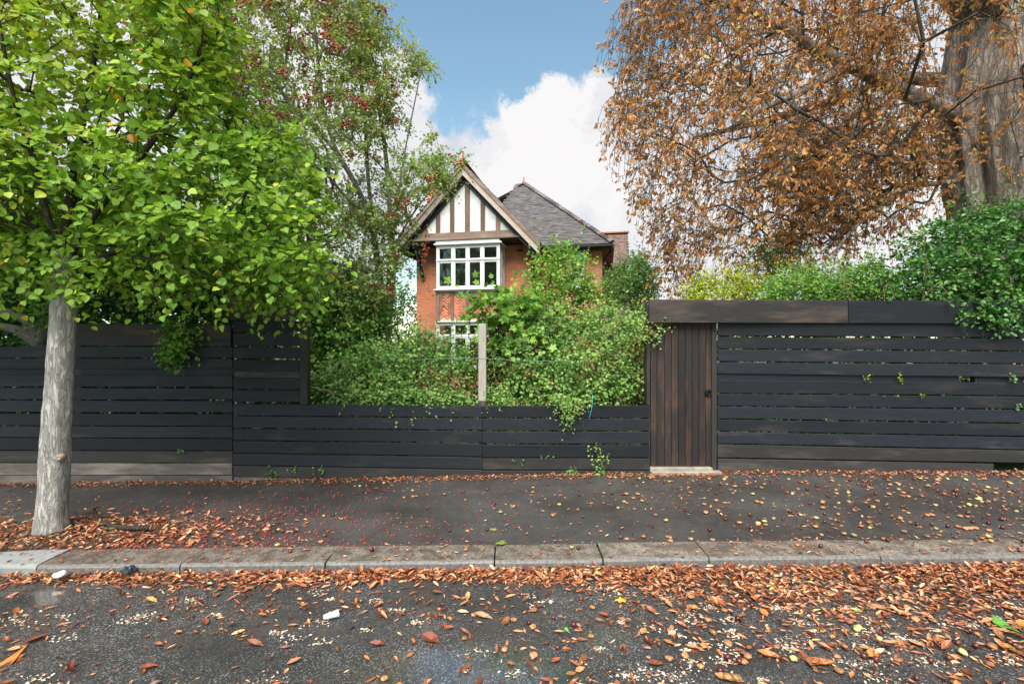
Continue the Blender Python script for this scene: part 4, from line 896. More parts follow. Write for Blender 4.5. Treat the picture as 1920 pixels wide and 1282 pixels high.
big = [(([P(1815, 225, cd - .2), P(1765, 205, cd - .5), P(1700, 175, cd - .8), P(1610, 130, cd - 1.1), P(1540, 100, cd - 1.3), P(1470, 55, cd - 1.4), P(1400, 20, cd - 1.5), P(1330, 0, cd - 1.5)]), .2, .05),
       (([P(1600, 128, cd - 1.1), P(1575, 132, cd - 1.5), P(1545, 150, cd - 1.8), P(1500, 175, cd - 2.0), P(1440, 200, cd - 2.2), P(1370, 240, cd - 2.3)]), .11, .035),
       (([P(1820, 140, cd), P(1760, 150, cd + .7), P(1680, 150, cd + 1.2), P(1560, 190, cd + 1.6), P(1420, 230, cd + 1.8), P(1300, 260, cd + 1.8)]), .2, .05),
       (([P(1840, 30, cd), P(1740, -60, cd - .4), P(1600, -150, cd - .8), P(1450, -200, cd - 1), P(1300, -190, cd - 1)]), .34, .08),
       (([P(1865, -100, cd), P(1900, -300, cd), P(1880, -500, cd)]), .36, .1),
       (([P(1880, 60, cd), P(2000, -60, cd), P(2150, -150, cd - .5), P(2300, -180, cd - .8)]), .36, .1),
       (([P(1860, 20, cd - .3), P(1850, -120, cd - 1.8), P(1830, -260, cd - 3.4), P(1800, -380, cd - 4.6)]), .30, .08),
       (([P(1795, 340, cd - .3), P(1750, 345, cd - .8), P(1690, 360, cd - 1.2), P(1640, 395, cd - 1.5), P(1590, 440, cd - 1.8), P(1555, 490, cd - 2)]), .055, .018),
       (([P(1800, 280, cd - .3), P(1745, 290, cd - 1), P(1690, 320, cd - 1.4), P(1620, 340, cd - 1.7), P(1540, 390, cd - 1.9)]), .045, .018)]
lines = [spline(main, 16)]
for i, (ln, r0, r1) in enumerate(big):
    o, p = limb('limb', ln, r0, r1, 26, 14, i * 3.0); lines.append(p[::2])
o, _ = limb('stem', [P(1900, 800, cd + 1.2), P(1905, 560, cd + 1.2), P(1912, 400, cd + 1.1), P(1945, 270, cd + 1.2), P(1990, 120, cd + 1.3), P(2030, -80, cd + 1.3)], .85, .45, 50, 30, 20.)
LP, Lpar = chain(*lines)
poly = [(1195, -520), (1172, -100), (1168, 30), (1190, 110), (1150, 185), (1160, 265), (1196, 330), (1190, 385), (1226, 420), (1232, 480), (1262, 530), (1330, 535), (1400, 500), (1500, 470), (1600, 430), (1690, 380), (1740, 330), (1770, 290), (1900, 300), (2150, 330), (2500, 250), (2600, -520)]
att = np.vstack([poly_cloud(poly, 1250, cd - .8, 3.0, 260, 42, 200), poly_cloud([(1150, 185), (1172, 0), (1190, -300), (1500, -300), (1740, 60), (1740, 300), (1600, 420), (1330, 530), (1262, 530), (1196, 330)], 800, cd - .8, 2.6, 0, 0, 200)])
att = np.vstack([att, poly_cloud([(1480, 200), (1760, 200), (1770, 360), (1700, 410), (1560, 470), (1470, 470)], 220, cd - 1.0, 1.6)])
att = np.vstack([att, poly_cloud([(1560, -420), (1950, -450), (2150, 60), (1880, 48), (1770, 18), (1640, -40)], 90, 6.6, .9)])
Pn, par, order = grow(LP, Lpar, att, .28); r, kids = radii(par, order, .0065, 2.1)
idx = np.arange(len(r)) >= len(LP); r[idx] = np.minimum(r[idx], .027); tips = np.nonzero((r < .03) & idx)[0]
# drooping twigs, each ending in hanging palmate leaves
nt = 4; S = np.repeat(Pn[tips], nt, 0); dv = np.repeat(nrmz(Pn[tips] - Pn[par[tips]]), nt, 0)
out_ = nrmz(S - np.array([cb[0], cb[1], 4.0])) * np.array([1, 1, .2]); D0 = nrmz(dv * .5 + out_ * .5 + rng.normal(0, .45, S.shape)); Lw = rng.uniform(.3, .95, len(S))
A, B, leafp, leafd = [], [], [], []; p = S
for s_ in range(4):
    dd = nrmz(D0 * (1 - s_ * .25) - UP * (.25 + s_ * .5)); q = p + dd * (Lw / 4)[:, None]; A.append(p); B.append(q); p = q
    if s_ >= 1: leafp.append(q); leafd.append(dd)
A, B = np.vstack(A), np.vstack(B); lpb = np.vstack(leafp); ldb = np.vstack(leafd); m = rng.random(len(lpb)) < .84; lpb, ldb = lpb[m], ldb[m]
pet = nrmz(ldb * .4 + rng.normal(0, .7, lpb.shape) - UP * .15); hub = lpb + pet * rng.uniform(.05, .15, (len(lpb), 1)); A = np.vstack([A, lpb]); B = np.vstack([B, hub])
nl = 5; ax1 = nrmz(np.cross(pet, UP + rng.normal(0, .3, pet.shape))); ax2 = np.cross(pet, ax1); pos, dr, nv, sz, tn = [], [], [], [], []; base_t = rng.normal(.5, .2, len(hub)); fall = .22
for j in range(nl):
    a = (j - 2) * .62; dl = nrmz(pet * math.cos(a) + ax1 * math.sin(a) - UP * .75 + rng.normal(0, .22, pet.shape)); kp = rng.random(len(hub)) > fall
    pos.append(hub[kp]); dr.append(dl[kp]); nv.append((ax2 * .5 + UP * .5 + rng.normal(0, .5, pet.shape))[kp]); sz.append(rng.uniform(.065, .15, kp.sum()) * (1 - abs(j - 2) * .1)); tn.append((base_t + rng.normal(0, .1, len(hub)))[kp])
pos, dr, nv, sz, tn = [np.concatenate(q) for q in (pos, dr, nv, sz, tn)]
leaf_mesh('crown', pos, dr, nv, sz, 'lance', M['chest_leaf'], ches, tn, rng.uniform(.6, 1.35, len(pos)))
bp_ = par.copy(); bp_[:len(LP)] = -1; branch_mesh('branches', Pn, bp_, r, M['chest_twig'], ches, 0, 6, (A, B, .0052))
# green conker husks still hanging
hk = B[rng.choice(len(A) - len(hub), 60)]
ph = berries(hk, 1, .03, .0, ches, 'conker_husks'); ph.data.materials[0] = plain('green_husk', (.36, .40, .12), .7)

# ------------------------------------------------------------------ shrubs
def shrub(name, label, poly, d0, th, n, k, size, mat, tm='small', tint=(.5, .2), L=(.15, .4), clumps=60, cr=22, stems=8, group=None, droop=.3, cat='shrub', width=1.0, full=80, smat='twig_bark', up=.25, face=(0, -.25, 0), spray_of=None, wild=.13):
    n = int(n * 1.75); pts = poly_cloud(poly, n, d0, th, int(clumps * 1.6), cr, full); c = pts.mean(0); base = np.array([c[0], d0, ground_z(c[0], d0)])
    e = spray_of or empty(name, base, label, cat, group); out_ = nrmz((pts - c) * np.array([1, 1, .8]))
    D = out_ * .5 + UP * up + rng.normal(0, .55, pts.shape)
    Ln = rng.uniform(*L, n)
    if not spray_of:                                              # a few long shoots stand clear of the mass
        w_ = rng.random(n) < wild; D[w_] = D[w_] * .45 + UP * .8; Ln[w_] *= 2.1
    lp_, ld_, ln_, ls_, ea, eb_ = shoots(pts, D, Ln, k, size, droop, .85, np.array(face))
    lift = ground_z(0, 7) ; kp = lp_[:, 2] > base[2] + .03
    cl_ = np.array([mnoise.noise(Vector(q * 2.6) + Vector((d0 * 3, 0, 0))) for q in pts]); cl_ = np.repeat(cl_[None], k, 0).reshape(-1)
    ct = .30 * cl_ + np.repeat(rng.normal(0, tint[1] * .7, n)[None], k, 0).reshape(-1)
    fo = leaf_mesh('foliage' if not spray_of else 'overhanging_spray', lp_[kp], ld_[kp], ln_[kp], ls_[kp], tm, M[mat], e, (tint[0] + ct + rng.normal(0, tint[1], len(lp_)))[kp], np.full(kp.sum(), width))
    if spray_of:
        fo['kind'] = 'stuff'; V, lpz, tot = frusta(ea, eb_, np.full(len(ea), .002), np.full(len(ea), .0014), 3); mesh_np('spray_twigs', V, lpz, tot, M[smat], e)['kind'] = 'stuff'; return e
    # woody stems from the ground up into the leaves
    sel = pts[rng.choice(n, min(n, stems * 5), replace=False)]; b0 = np.stack([base[0] + rng.normal(0, .25 * min(1.5, th + .3), stems), d0 + rng.normal(0, .12, stems), np.full(stems, base[2] - .02)], 1)
    ptsS, parS = chain(*[[b0[i], b0[i] + np.array([rng.normal(0, .06), rng.normal(0, .06), .25])] for i in range(1)])
    sp, sr = [ptsS[0]], [-1]
    for i in range(stems):
        sp.append(b0[i] + np.array([rng.normal(0, .05), rng.normal(0, .05), .3])); sr.append(-1)
    sp = np.array(sp); sr = np.array(sr); Pn_, par_, od = grow(sp, sr, sel, .5); r_, _ = radii(par_, od, .005, 2.2)
    for i in range(stems): pass
    A = np.vstack([b0, ea]); B = np.vstack([sp[1:], eb_])
    # old canes arching through the leaves
    nc = max(4, n // 60); ci_ = rng.choice(n, nc, replace=False); CA, CB = [], []
    for q in ci_:
        top = pts[q] + np.array([rng.normal(0, .08), -abs(rng.normal(.08, .08)), .05]); ft = np.array([top[0] + rng.normal(0, .25), d0 + rng.normal(0, .1), base[2]]); md = (top + ft) / 2 + np.array([rng.normal(0, .1), rng.normal(0, .06), .12])
        ln_q = spline([ft, md, top, top + np.array([rng.normal(0, .16), -abs(rng.normal(0, .06)), rng.normal(-.1, .12)])], 9); CA.append(ln_q[:-1]); CB.append(ln_q[1:])
    CA, CB = np.vstack(CA), np.vstack(CB); V, lpz, tot = frusta(CA, CB, np.full(len(CA), .0042), np.full(len(CA), .0038), 4); mesh_np('canes', V, lpz, tot, M['cane'], e, smooth=True)['kind'] = 'stuff'
    o = branch_mesh('stems', Pn_, par_, r_, M[smat], e, 0, 5, (ea, eb_, .0018))
    V, lpz, tot = frusta(b0, sp[1:], np.full(stems, .016), np.maximum(r_[1:stems+1], .008), 6); mesh_np('stem_bases', V, lpz, tot, M[smat], e, smooth=True)['kind'] = 'stuff'
    return e
# behind the left fence
leftev = shrub('evergreen_shrub', 'dark green shrub filling the gap above the fence behind the street tree', [(-380, 300), (120, 330), (330, 360), (470, 420), (560, 520), (560, 640), (400, 720), (-380, 720)], 7.9, .8, 3900, 7, .10, 'dark_leaf', 'oval', (.25, .22), (.15, .4), 120, 40, 10, width=1.3)
shrub('spray', '', [(296, 600), (350, 606), (372, 622), (356, 650), (334, 670), (306, 660)], 6.30, .09, 60, 7, .062, 'mid_leaf', 'oval', (.4, .2), (.08, .2), 10, 10, 2, width=1.5, droop=.5, up=-.2, spray_of=leftev)
shrub('spray', '', [(60, 545), (150, 560), (120, 600), (70, 610)], 6.9, .2, 60, 7, .07, 'mid_leaf', 'oval', (.4, .2), (.08, .2), 10, 14, 2, width=1.5, spray_of=leftev)
for ln in ([(88, 668), (72, 625), (50, 600), (0, 582), (-60, 575)], [(80, 650), (40, 622), (0, 612), (-50, 600)], [(80, 645), (90, 590), (96, 540), (90, 480)]):
    q = spline([P(a_, b_, 7.0) for a_, b_ in ln], 20); V, Fc = tube_vf(q, np.linspace(.09, .04, 20), 10, True, .1, ln[1][0]); mesh_l('limb', V, Fc, M['haw_bark'], leftev, smooth=True)
q = spline([P(92, 860, 7.0), P(90, 760, 7.0), P(86, 655, 7.0)], 14); V, Fc = tube_vf(q, np.linspace(.12, .09, 14), 10, True, .1, 4.); mesh_l('stem', V, Fc, M['haw_bark'], leftev, smooth=True)
shrub('hazel_shrub', 'leafy bright green shrub beside the tall fence panel under the hawthorn', [(568, 470), (640, 500), (720, 560), (735, 640), (690, 740), (585, 790), (572, 640)], 8.0, .6, 620, 7, .085, 'mid_leaf', 'oval', (.45, .2), (.15, .4), 60, 24, 9, width=1.5)
bramble = shrub('bramble_bush', 'low tangled green bush spilling over the low fence before the hawthorn', [(578, 745), (590, 700), (640, 690), (690, 655), (740, 640), (800, 625), (860, 650), (893, 668), (894, 800), (578, 810)], 7.0, .42, 1500, 7, .06, 'bush_leaf', 'small', (.42, .22), (.12, .36), 90, 20, 12, width=1.35, wild=.1)
shrub('bramble_spray', 'trailing green bramble spray hanging over the low fence top edge', [(640, 735), (800, 730), (890, 735), (880, 752), (830, 755), (780, 766), (740, 758), (690, 755)], 6.50, .14, 260, 7, .05, 'bush_leaf', 'small', (.5, .2), (.08, .2), 14, 14, 3, width=1.35, droop=.8, up=-.1, spray_of=bramble)
snowb = shrub('snowberry_bush', 'dense pale green bush overhanging the low fence beside the plank door', [(1010, 800), (1000, 700), (1050, 640), (1090, 600), (1150, 585), (1200, 590), (1222, 640), (1235, 690), (1232, 745), (1200, 775), (1150, 800)], 7.0, .5, 1600, 7, .06, 'bush_leaf', 'small', (.58, .2), (.12, .36), 110, 20, 10, width=1.45)
honey = shrub('honeysuckle_bush', 'mixed green thicket immediately right of the bare grey post', [(915, 800), (912, 640), (940, 600), (990, 590), (1060, 600), (1080, 680), (1060, 800)], 7.2, .45, 950, 7, .068, 'bush_leaf', 'oval', (.42, .26), (.12, .36), 70, 20, 10, width=1.5)
shrub('climber_shrub', 'upright climber shrub rising in front of the wing window', [(985, 640), (990, 560), (1000, 500), (1030, 462), (1075, 470), (1105, 500), (1120, 560), (1130, 620), (1060, 650)], 8.2, .5, 420, 7, .07, 'mid_leaf', 'oval', (.6, .24), (.15, .45), 50, 18, 6, width=1.4, up=.6)
shrub('sycamore_sapling', 'big leaved sapling branching above the bare grey post', [(868, 580), (910, 556), (950, 560), (1000, 570), (1005, 615), (960, 645), (905, 650), (885, 615)], 6.95, .3, 60, 5, .145, 'mid_leaf', 'maple', (.5, .22), (.2, .5), 16, 20, 4)
shrub('low_spray', 'small green spray drooping over the low fence near the blue string', [(1035, 740), (1085, 740), (1090, 762), (1068, 785), (1045, 782), (1052, 760)], 6.34, .10, 42, 7, .04, 'bush_leaf', 'small', (.6, .15), (.06, .16), 6, 8, 2, width=1.45, droop=.8, up=-.3, spray_of=snowb)
shrub('low_spray', 'round grey green tuft on the low fence touching the grey post', [(912, 730), (950, 728), (960, 750), (945, 768), (918, 760)], 6.50, .12, 70, 7, .04, 'bush_leaf', 'small', (.5, .15), (.06, .18), 8, 8, 2, width=1.45, droop=.3, spray_of=honey)
shrub('reaching_spray', 'green spray reaching across the top of the plank door', [(1200, 605), (1232, 600), (1256, 604), (1240, 618), (1215, 640), (1202, 640)], 6.42, .06, 46, 7, .042, 'bush_leaf', 'small', (.65, .15), (.06, .2), 5, 10, 2, width=1.45, droop=.2, spray_of=snowb)
shrub('ivy_shrub', 'ivy and creeper mass climbing beside the house side wall', [(1133, 640), (1137, 540), (1150, 505), (1175, 480), (1200, 475), (1222, 510), (1228, 560), (1225, 640)], 14.5, 1.0, 900, 7, .085, 'bush_leaf', 'oval', (.35, .25), (.2, .5), 70, 14, 6, width=1.5, full=30)
shrub('undergrowth_shrub', 'dark leafy undergrowth glimpsed through the gaps of the tall right fence', [(1350, 560), (2300, 540), (2300, 880), (1350, 880)], 7.3, .5, 1500, 7, .10, 'dark_leaf', 'oval', (.5, .25), (.2, .4), 80, 40, 10, width=1.4)
shrub('undergrowth_shrub', 'shaded undergrowth glimpsed through the gaps of the fence behind the street tree', [(-380, 640), (560, 640), (560, 880), (-380, 880)], 7.2, .4, 1300, 7, .10, 'dark_leaf', 'oval', (.5, .25), (.2, .4), 80, 40, 10, width=1.4)
# above the right fence
shrub('golden_shrub', 'bright yellow green shrub above the lintel over the plank door', [(1285, 575), (1300, 540), (1340, 520), (1400, 525), (1430, 545), (1430, 620), (1290, 620)], 7.0, .35, 330, 8, .05, 'yellow_leaf', 'small', (.45, .22), (.15, .35), 30, 14, 6, width=1.2, up=.7)
shrub('privet_shrub', 'mid green shrub leaning over the fence top under the drooping chestnut', [(1425, 600), (1440, 535), (1490, 505), (1560, 515), (1640, 490), (1680, 560), (1640, 585), (1540, 585), (1470, 592)], 6.75, .45, 620, 8, .055, 'mid_leaf', 'oval', (.55, .2), (.12, .36), 50, 20, 8)
everg = shrub('evergreen_shrub', 'large dark evergreen shrub hanging over the fence top under the chestnut trunk', [(1600, 570), (1650, 500), (1700, 455), (1770, 420), (1850, 400), (1960, 380), (2300, 380), (2300, 620), (1900, 605), (1860, 596), (1800, 590), (1700, 580)], 6.75, .62, 1900, 8, .075, 'dark_leaf', 'oval', (.42, .24), (.12, .4), 110, 30, 10, width=1.2)
shrub('evergreen_spray', 'evergreen spray hanging down in front of the black fence', [(1790, 560), (1960, 560), (2100, 600), (1990, 615), (1900, 600), (1868, 612), (1845, 595), (1800, 580)], 6.12, .10, 170, 8, .068, 'dark_leaf', 'oval', (.5, .2), (.08, .22), 18, 14, 2, width=1.2, droop=.8, up=-.2, spray_of=everg)

# trees further off
def far_tree(label, poly, d, th, n, size, mat='far_leaf', tint=(.5, .22), group='trees beyond the garden'):
    pts = poly_cloud(poly, n, d, th, max(20, n // 12), 12, 60); c = pts.mean(0); base = np.array([c[0], d, ground_z(c[0], d)])
    e = empty('background_tree', base, label, 'tree', group)
    lp_, ld_, ln_, ls_, ea, eb_ = shoots(pts, nrmz(pts - c) * .4 + UP * .2 + rng.normal(0, .6, pts.shape), rng.uniform(.4, 1.0, n), 6, size, .3)
    leaf_mesh('crown', lp_, ld_, ln_, ls_, 'small', M[mat], e, tint[0] + rng.normal(0, tint[1], len(lp_)), np.full(len(lp_), 1.4))
    sp = np.array([base - UP * .1, base + UP * (c[2] - base[2]) * .6]); Pn_, par_, od = grow(sp, np.array([-1, 0]), pts[::6], .6); r_, _ = radii(par_, od, .02, 2.3); branch_mesh('trunk', Pn_, par_, r_, M['twig_bark'], e, 0, 5)
far_tree('yellow green tree filling the gap between street tree and hawthorn', [(330, 120), (480, 130), (560, 200), (640, 320), (680, 480), (640, 620), (380, 640), (320, 400)], 12, 1.6, 1300, .11, 'mid_leaf', (.75, .2))
far_tree('soft green tree seen through the gap left of the house wall', [(640, 660), (650, 590), (700, 560), (760, 540), (782, 560), (784, 660)], 22, 1.5, 700, .16)
far_tree('distant green tree behind the left end of the fence', [(-300, 660), (-250, 420), (150, 380), (450, 420), (620, 500), (650, 660)], 17, 2.5, 3200, .24, 'dark_leaf', (.4, .25))
far_tree('pale green tree showing through the thin lower chestnut twigs', [(1385, 620), (1390, 520), (1400, 440), (1440, 415), (1480, 440), (1530, 480), (1560, 540), (1560, 620)], 24, 2.0, 800, .17)
far_tree('dull green tree beyond the fence below the chestnut trunk', [(1540, 640), (1550, 520), (1600, 470), (1680, 470), (1800, 430), (2000, 420), (2300, 450), (2300, 640)], 26, 2.0, 900, .2)
far_tree('low hedge-like tree behind the golden shrub beside the house', [(1190, 660), (1200, 590), (1260, 555), (1330, 560), (1400, 540), (1400, 660)], 27, 1.5, 500, .18)

# ------------------------------------------------------------------ sprigs growing through and against the fence
def sprig(label, px, py, d, n, h, size, mat='ivy_leaf', vertical=1.0, spread=.05, tint=.6):
    b = P(px, py, d); e = empty('ivy_sprig', b, label, 'ivy', 'sprigs on the fence')
    S = b + rng.normal(0, 1, (n, 3)) * np.array([spread, .004, .01]); D = np.array([0, -.12, vertical]) + rng.normal(0, .28, (n, 3)) * np.array([1.2, .3, .6])
    lp_, ld_, ln_, ls_, ea, eb_ = shoots(S, D, rng.uniform(.6, 1.05, n) * h, max(3, int(h / size * 1.6)), size, .1, .9, np.array([0, -.9, 0]))
    lp_[:, 1] = np.minimum(lp_[:, 1], d - .01)
    leaf_mesh('leaves', lp_, ld_, ln_, ls_, 'maple' if mat == 'ivy_leaf' else 'small', M[mat], e, rng.normal(tint, .2, len(lp_)))['kind'] = 'stuff'
    V, lpz, tot = frusta(np.vstack([ea, [b + np.array([0, .03, 0])]]), np.vstack([eb_, [b]]), np.full(len(ea) + 1, .0025), np.full(len(ea) + 1, .002), 4); mesh_np('stem', V, lpz, tot, M['twig_bark'], e)
d = 6.385
sprig('ivy tuft at the fence foot, leftmost of three near each other', 508, 900, d, 4, .22, .038)
sprig('small ivy shoot hanging on the low board, middle of three', 555, 884, d, 3, .09, .032, vertical=.3, spread=.06)
sprig('slanting bright ivy shoot on the bottom board, rightmost of three', 598, 893, d, 3, .17, .034, vertical=.7)
sprig('single small ivy leaf tuft on the fence behind the street tree', 345, 849, 6.37, 2, .07, .034)
sprig('tall weedy shoot growing at the foot of the fence left of the door', 1125, 893, 6.33, 6, .52, .042, 'bush_leaf', 2.0, .02)
sprig('short bushy weed at the foot of the low fence', 1073, 894, 6.33, 7, .16, .035, 'bush_leaf', 1.0, .03)
sprig('little ivy tuft poking through the low fence gap', 1026, 860, d, 3, .07, .03, vertical=.2, spread=.07)
sprig('tiny ivy leaves trailing down the low fence board', 974, 872, d, 2, .09, .03, vertical=.8)
sprig('yellow green shoot climbing out of the tall fence, left of a pair', 1622, 716, 6.25, 3, .15, .036, 'yellow_leaf', 1.0, .015, .2)
sprig('yellow green shoot climbing out of the tall fence, right of a pair', 1688, 718, 6.21, 3, .15, .036, 'yellow_leaf', 1.0, .015, .2)
sprig('yellow green leaves in the fence gap below the pair of shoots', 1662, 743, 6.22, 3, .07, .03, 'yellow_leaf', .2, .07, .2)
sprig('yellow green leaves in the fence gap right of the others', 1726, 742, 6.19, 3, .06, .03, 'yellow_leaf', .2, .05, .2)
sprig('single yellow leaf showing in a lower fence gap', 1545, 788, 6.29, 2, .04, .028, 'yellow_leaf', .2, .01, .2)
sprig('dark green ivy reaching from the broad gap at the fence end', 1900, 716, 6.12, 5, .13, .038, vertical=.3, spread=.08)
sprig('dark ivy leaves hanging low near the fence end', 1908, 767, 6.12, 3, .09, .034, vertical=.6, spread=.03)
# blue string tied on the low fence, thin wire across the gap
M['string'] = plain('turquoise_string', (.05, .42, .38), .6); M['wire'] = plain('green_wire', (.10, .30, .22), .4)
q = spline([P(1111, 740, 6.40), P(1110, 762, 6.37), P(1107, 775, 6.37), P(1104, 786, 6.375)], 14); V, Fc = tube_vf(q, [.003] * 14, 5)
tag(mesh_l('string', V, Fc, M['string'], smooth=True), 'turquoise string hanging over the low fence board', 'string')
q = spline([P(760, 676, 6.42), P(830, 672, 6.42), P(904, 672, 6.427), P(980, 676, 6.43), P(1090, 678, 6.43)], 30); V, Fc = tube_vf(q, [.0022] * 30, 5)
tag(mesh_l('garden_wire', V, Fc, M['wire'], smooth=True), 'thin green wire strung across the gap past the grey post', 'wire')

# ------------------------------------------------------------------ fallen leaves, conkers, litter
def lay(x, y, lift, size, tilt=.25):
    n = len(x); z = gz(x, y); on_k = (y > kerb_y(x)) & (y < kerb_y(x) + .32); z = np.where(on_k, z + .012, z)
    a = rng.uniform(0, 2 * math.pi, n); d = np.stack([np.cos(a), np.sin(a), rng.normal(0, tilt, n)], 1); nv = np.stack([rng.normal(0, tilt, n), rng.normal(0, tilt, n), np.ones(n)], 1)
    return np.stack([x, y, z + lift + .004], 1), d, nv
def litter(name, label, x, y, lift, size, tint, parent=None, tilt=.25, mat='litter', tm='curl', cat='leaf litter'):
    p, d, nv = lay(x, y, lift, size, tilt); p = p - nrmz(d) * (size * .5)[:, None] * np.array([1, 1, 0])
    p[:, 2] += np.abs(nrmz(d)[:, 2]) * size * .5 * 0.6
    o = leaf_mesh(name, p, d, nv, size, tm, M[mat], parent, tint, rng.uniform(.45, 1.25, len(x))); return tag(o, label, cat, kind='stuff')
def tn_(n, mu=.48, s=.24): return np.where(rng.random(n) < .35, rng.uniform(0, .35, n), np.clip(rng.normal(mu, s, n), 0, 1))
# gutter drift, deepest on the right
n = 13000; x = rng.uniform(-6.2, 6.5, n); wdt = .15 + .05 * np.sin(x * 2.1) + .30 * np.exp(-((x - 2.3) / 1.0) ** 2) + .22 / (1 + np.exp(-(x - 1.2) * 3))
u = np.abs(rng.normal(0, .62, n)); keep = rng.random(n) < np.clip(.45 + .16 * (x + 3), .34, 1); x, u, wdt = x[keep], u[keep], wdt[keep]; y = kerb_y(x) - .02 - u * wdt
litter('gutter_leaves', 'thick drift of russet chestnut leaves along the gutter', x, y, np.clip(.035 - .035 * u, 0, .035) * rng.random(len(x)), rng.uniform(.018, .075, len(x)), tn_(len(x), .54, .27), tilt=.24)
# thinner scatter over the road
n = 13000; x = rng.uniform(-5.5, 6.0, n); y = rng.uniform(1.2, 3.8, n); f = np.array([mnoise.noise(Vector((a * 1.3, b * 1.9, 4.0))) for a, b in zip(x, y)])
keep = rng.random(n) < np.clip(.12 + .7 * f + .15 * np.clip(x + .3, 0, 6) + .12 * (y - 1.5), .03, 1); x, y = x[keep], y[keep]
litter('road_leaves', 'scattered brown leaf fragments over the wet road', x, y, np.zeros(len(x)), np.where(rng.random(len(x)) <   .25, rng.uniform(.04, .09, len(x)), rng.uniform(.012, .05, len(x))), tn_(len(x), .5, .28), tilt=.16)
# along the fence foot, round the tree pit and over the footway
n = 3600; x = rng.uniform(-7, 6.6, n); u = np.abs(rng.normal(0, .09, n)); y = fence_y(x) - .03 - u; wall = np.abs(x - 2.25) < .5; y = np.where(wall, y - .11, y)
litter('fence_foot_leaves', 'line of brown leaves gathered along the fence foot', x, y, .012 * rng.random(n), rng.uniform(.02, .055, n), tn_(n, .5))
n = 3000; x = pc[0] + .35 + rng.normal(0, .85, n); y = pc[1] - .06 + rng.normal(0, .26, n); kp = (np.hypot(x - pc[0], y - pc[1]) > .17) & (y > kerb_y(x) + .28 + .06 * rng.random(n)); x, y = x[kp], y[kp]
litter('tree_pit_leaves', 'orange brown leaf litter round the street tree foot', x, y, .045 * np.clip(1 - np.hypot((x - pc[0]) / 1.05, (y - pc[1]) / .45), 0, 1) + .008 * rng.random(len(x)), rng.uniform(.025, .075, len(x)), tn_(len(x), .55), tilt=.3)
n = 7500; x = rng.uniform(-6.5, 6.6, n); y = rng.uniform(0, 1, n) * (fence_y(x) - kerb_y(x)) + kerb_y(x); f = np.array([mnoise.noise(Vector((a * 1.1, b * 1.6, 9.0))) for a, b in zip(x, y)])
keep = rng.random(n) < np.clip(.16 + .7 * f + .09 * np.clip(x - .3, 0, 6), .03, .95); x, y = x[keep], y[keep]
litter('footway_leaves', 'sparse small brown leaves scattered over the footway', x, y, np.zeros(len(x)), rng.uniform(.015, .05, len(x)), tn_(len(x), .55), tilt=.2)
n = 1500; x = rng.uniform(-6.2, 6.5, n); y = kerb_y(x) + rng.uniform(.01, .42, n); keep = rng.random(n) < np.clip(.35 + .1 * x, .25, 1); x, y = x[keep], y[keep]
litter('kerb_leaves', 'small brown leaves and grit lying on the kerb top', x, y, np.zeros(len(x)), rng.uniform(.01, .05, len(x)), tn_(len(x), .45, .28), tilt=.12)
# fallen red berries
x = rng.normal(-2.9, 1.2, 1000); y = 4.2 + np.abs(rng.normal(0, .8, 1000)); y = np.minimum(y, 6.3); c = np.stack([x, y, gz(x, y) + .007], 1); o = berries(c, 1, .0075, 0, None, 'fallen_berries'); tag(o, 'tiny red berries fallen on the footway by the street tree', 'berries')
# crushed conker flesh
cx0 = np.concatenate([rng.uniform(-4.5, 6, 150), rng.uniform(.6, 6, 190)]); cy0 = rng.uniform(1.6, 3.65, 340); sp_ = np.repeat(rng.uniform(.3, 1.4, 340), 30); x = np.repeat(cx0, 30) + rng.normal(0, .055, 10200) * sp_; y = np.repeat(cy0, 30) + rng.normal(0, .03, 10200) * sp_
kp = y < kerb_y(x) - .05; x, y = x[kp], y[kp]; litter('conker_crumbs', 'pale crumbs of crushed conkers on the road', x, y, np.zeros(len(x)), rng.uniform(.005, .026, len(x)), rng.random(len(x)), mat='crumb', tm='oval', cat='crumbs', tilt=.15)

# single leaves on the road, the nearest and largest
def obj_leaf(kind, s, name):
    tv, tf = TM[kind]; me = bpy.data.meshes.new(name); me.from_pydata([(s * (a - .5), s * b * 1.1, s * c * 1.2) for a, b, c in tv], [], tf); return me
leafcols = [(.30, .085, .028), (.42, .16, .055), (.50, .25, .11), (.20, .06, .024), (.46, .19, .05)]
lm = []
for ci, cc_ in enumerate(leafcols):
    mt = varied('fallen_leaf_%s' % 'abcde'[ci], cc_, .5)
    for s in (.06, .09, .13):
        me = obj_leaf('curl', s, 'fallen_leaf'); me.materials.append(mt); lm.append((me, {.06: 'small', .09: 'middling', .13: 'large'}[s] + ' ' + ('rusty red', 'orange brown', 'pale tan', 'dark brown', 'golden brown')[ci]))
placed = 0
while placed < 210:
    y = random.uniform(1.9, 3.55) ** 1.0; x = random.uniform(-1.08 * y, 1.1 * y)
    if random.random() > .30 + .12 * x + .15 * (y - 2) + .25 * mnoise.noise(Vector((x * 1.2, y * 1.5, 2))): continue
    me, look = random.choice(lm); o = link('fallen_leaf', me); o.location = (x, y, float(road_z(x, y)) + .004); o.rotation_euler = (random.gauss(0, .10), random.gauss(0, .10), random.uniform(0, 6.28)); k_ = random.uniform(.6, 1.15); o.scale = (k_, k_ * random.uniform(.7, 1.4), k_)
    tag(o, look + ' chestnut leaflet lying singly on the wet road', 'leaf', 'single leaves on the road'); placed += 1
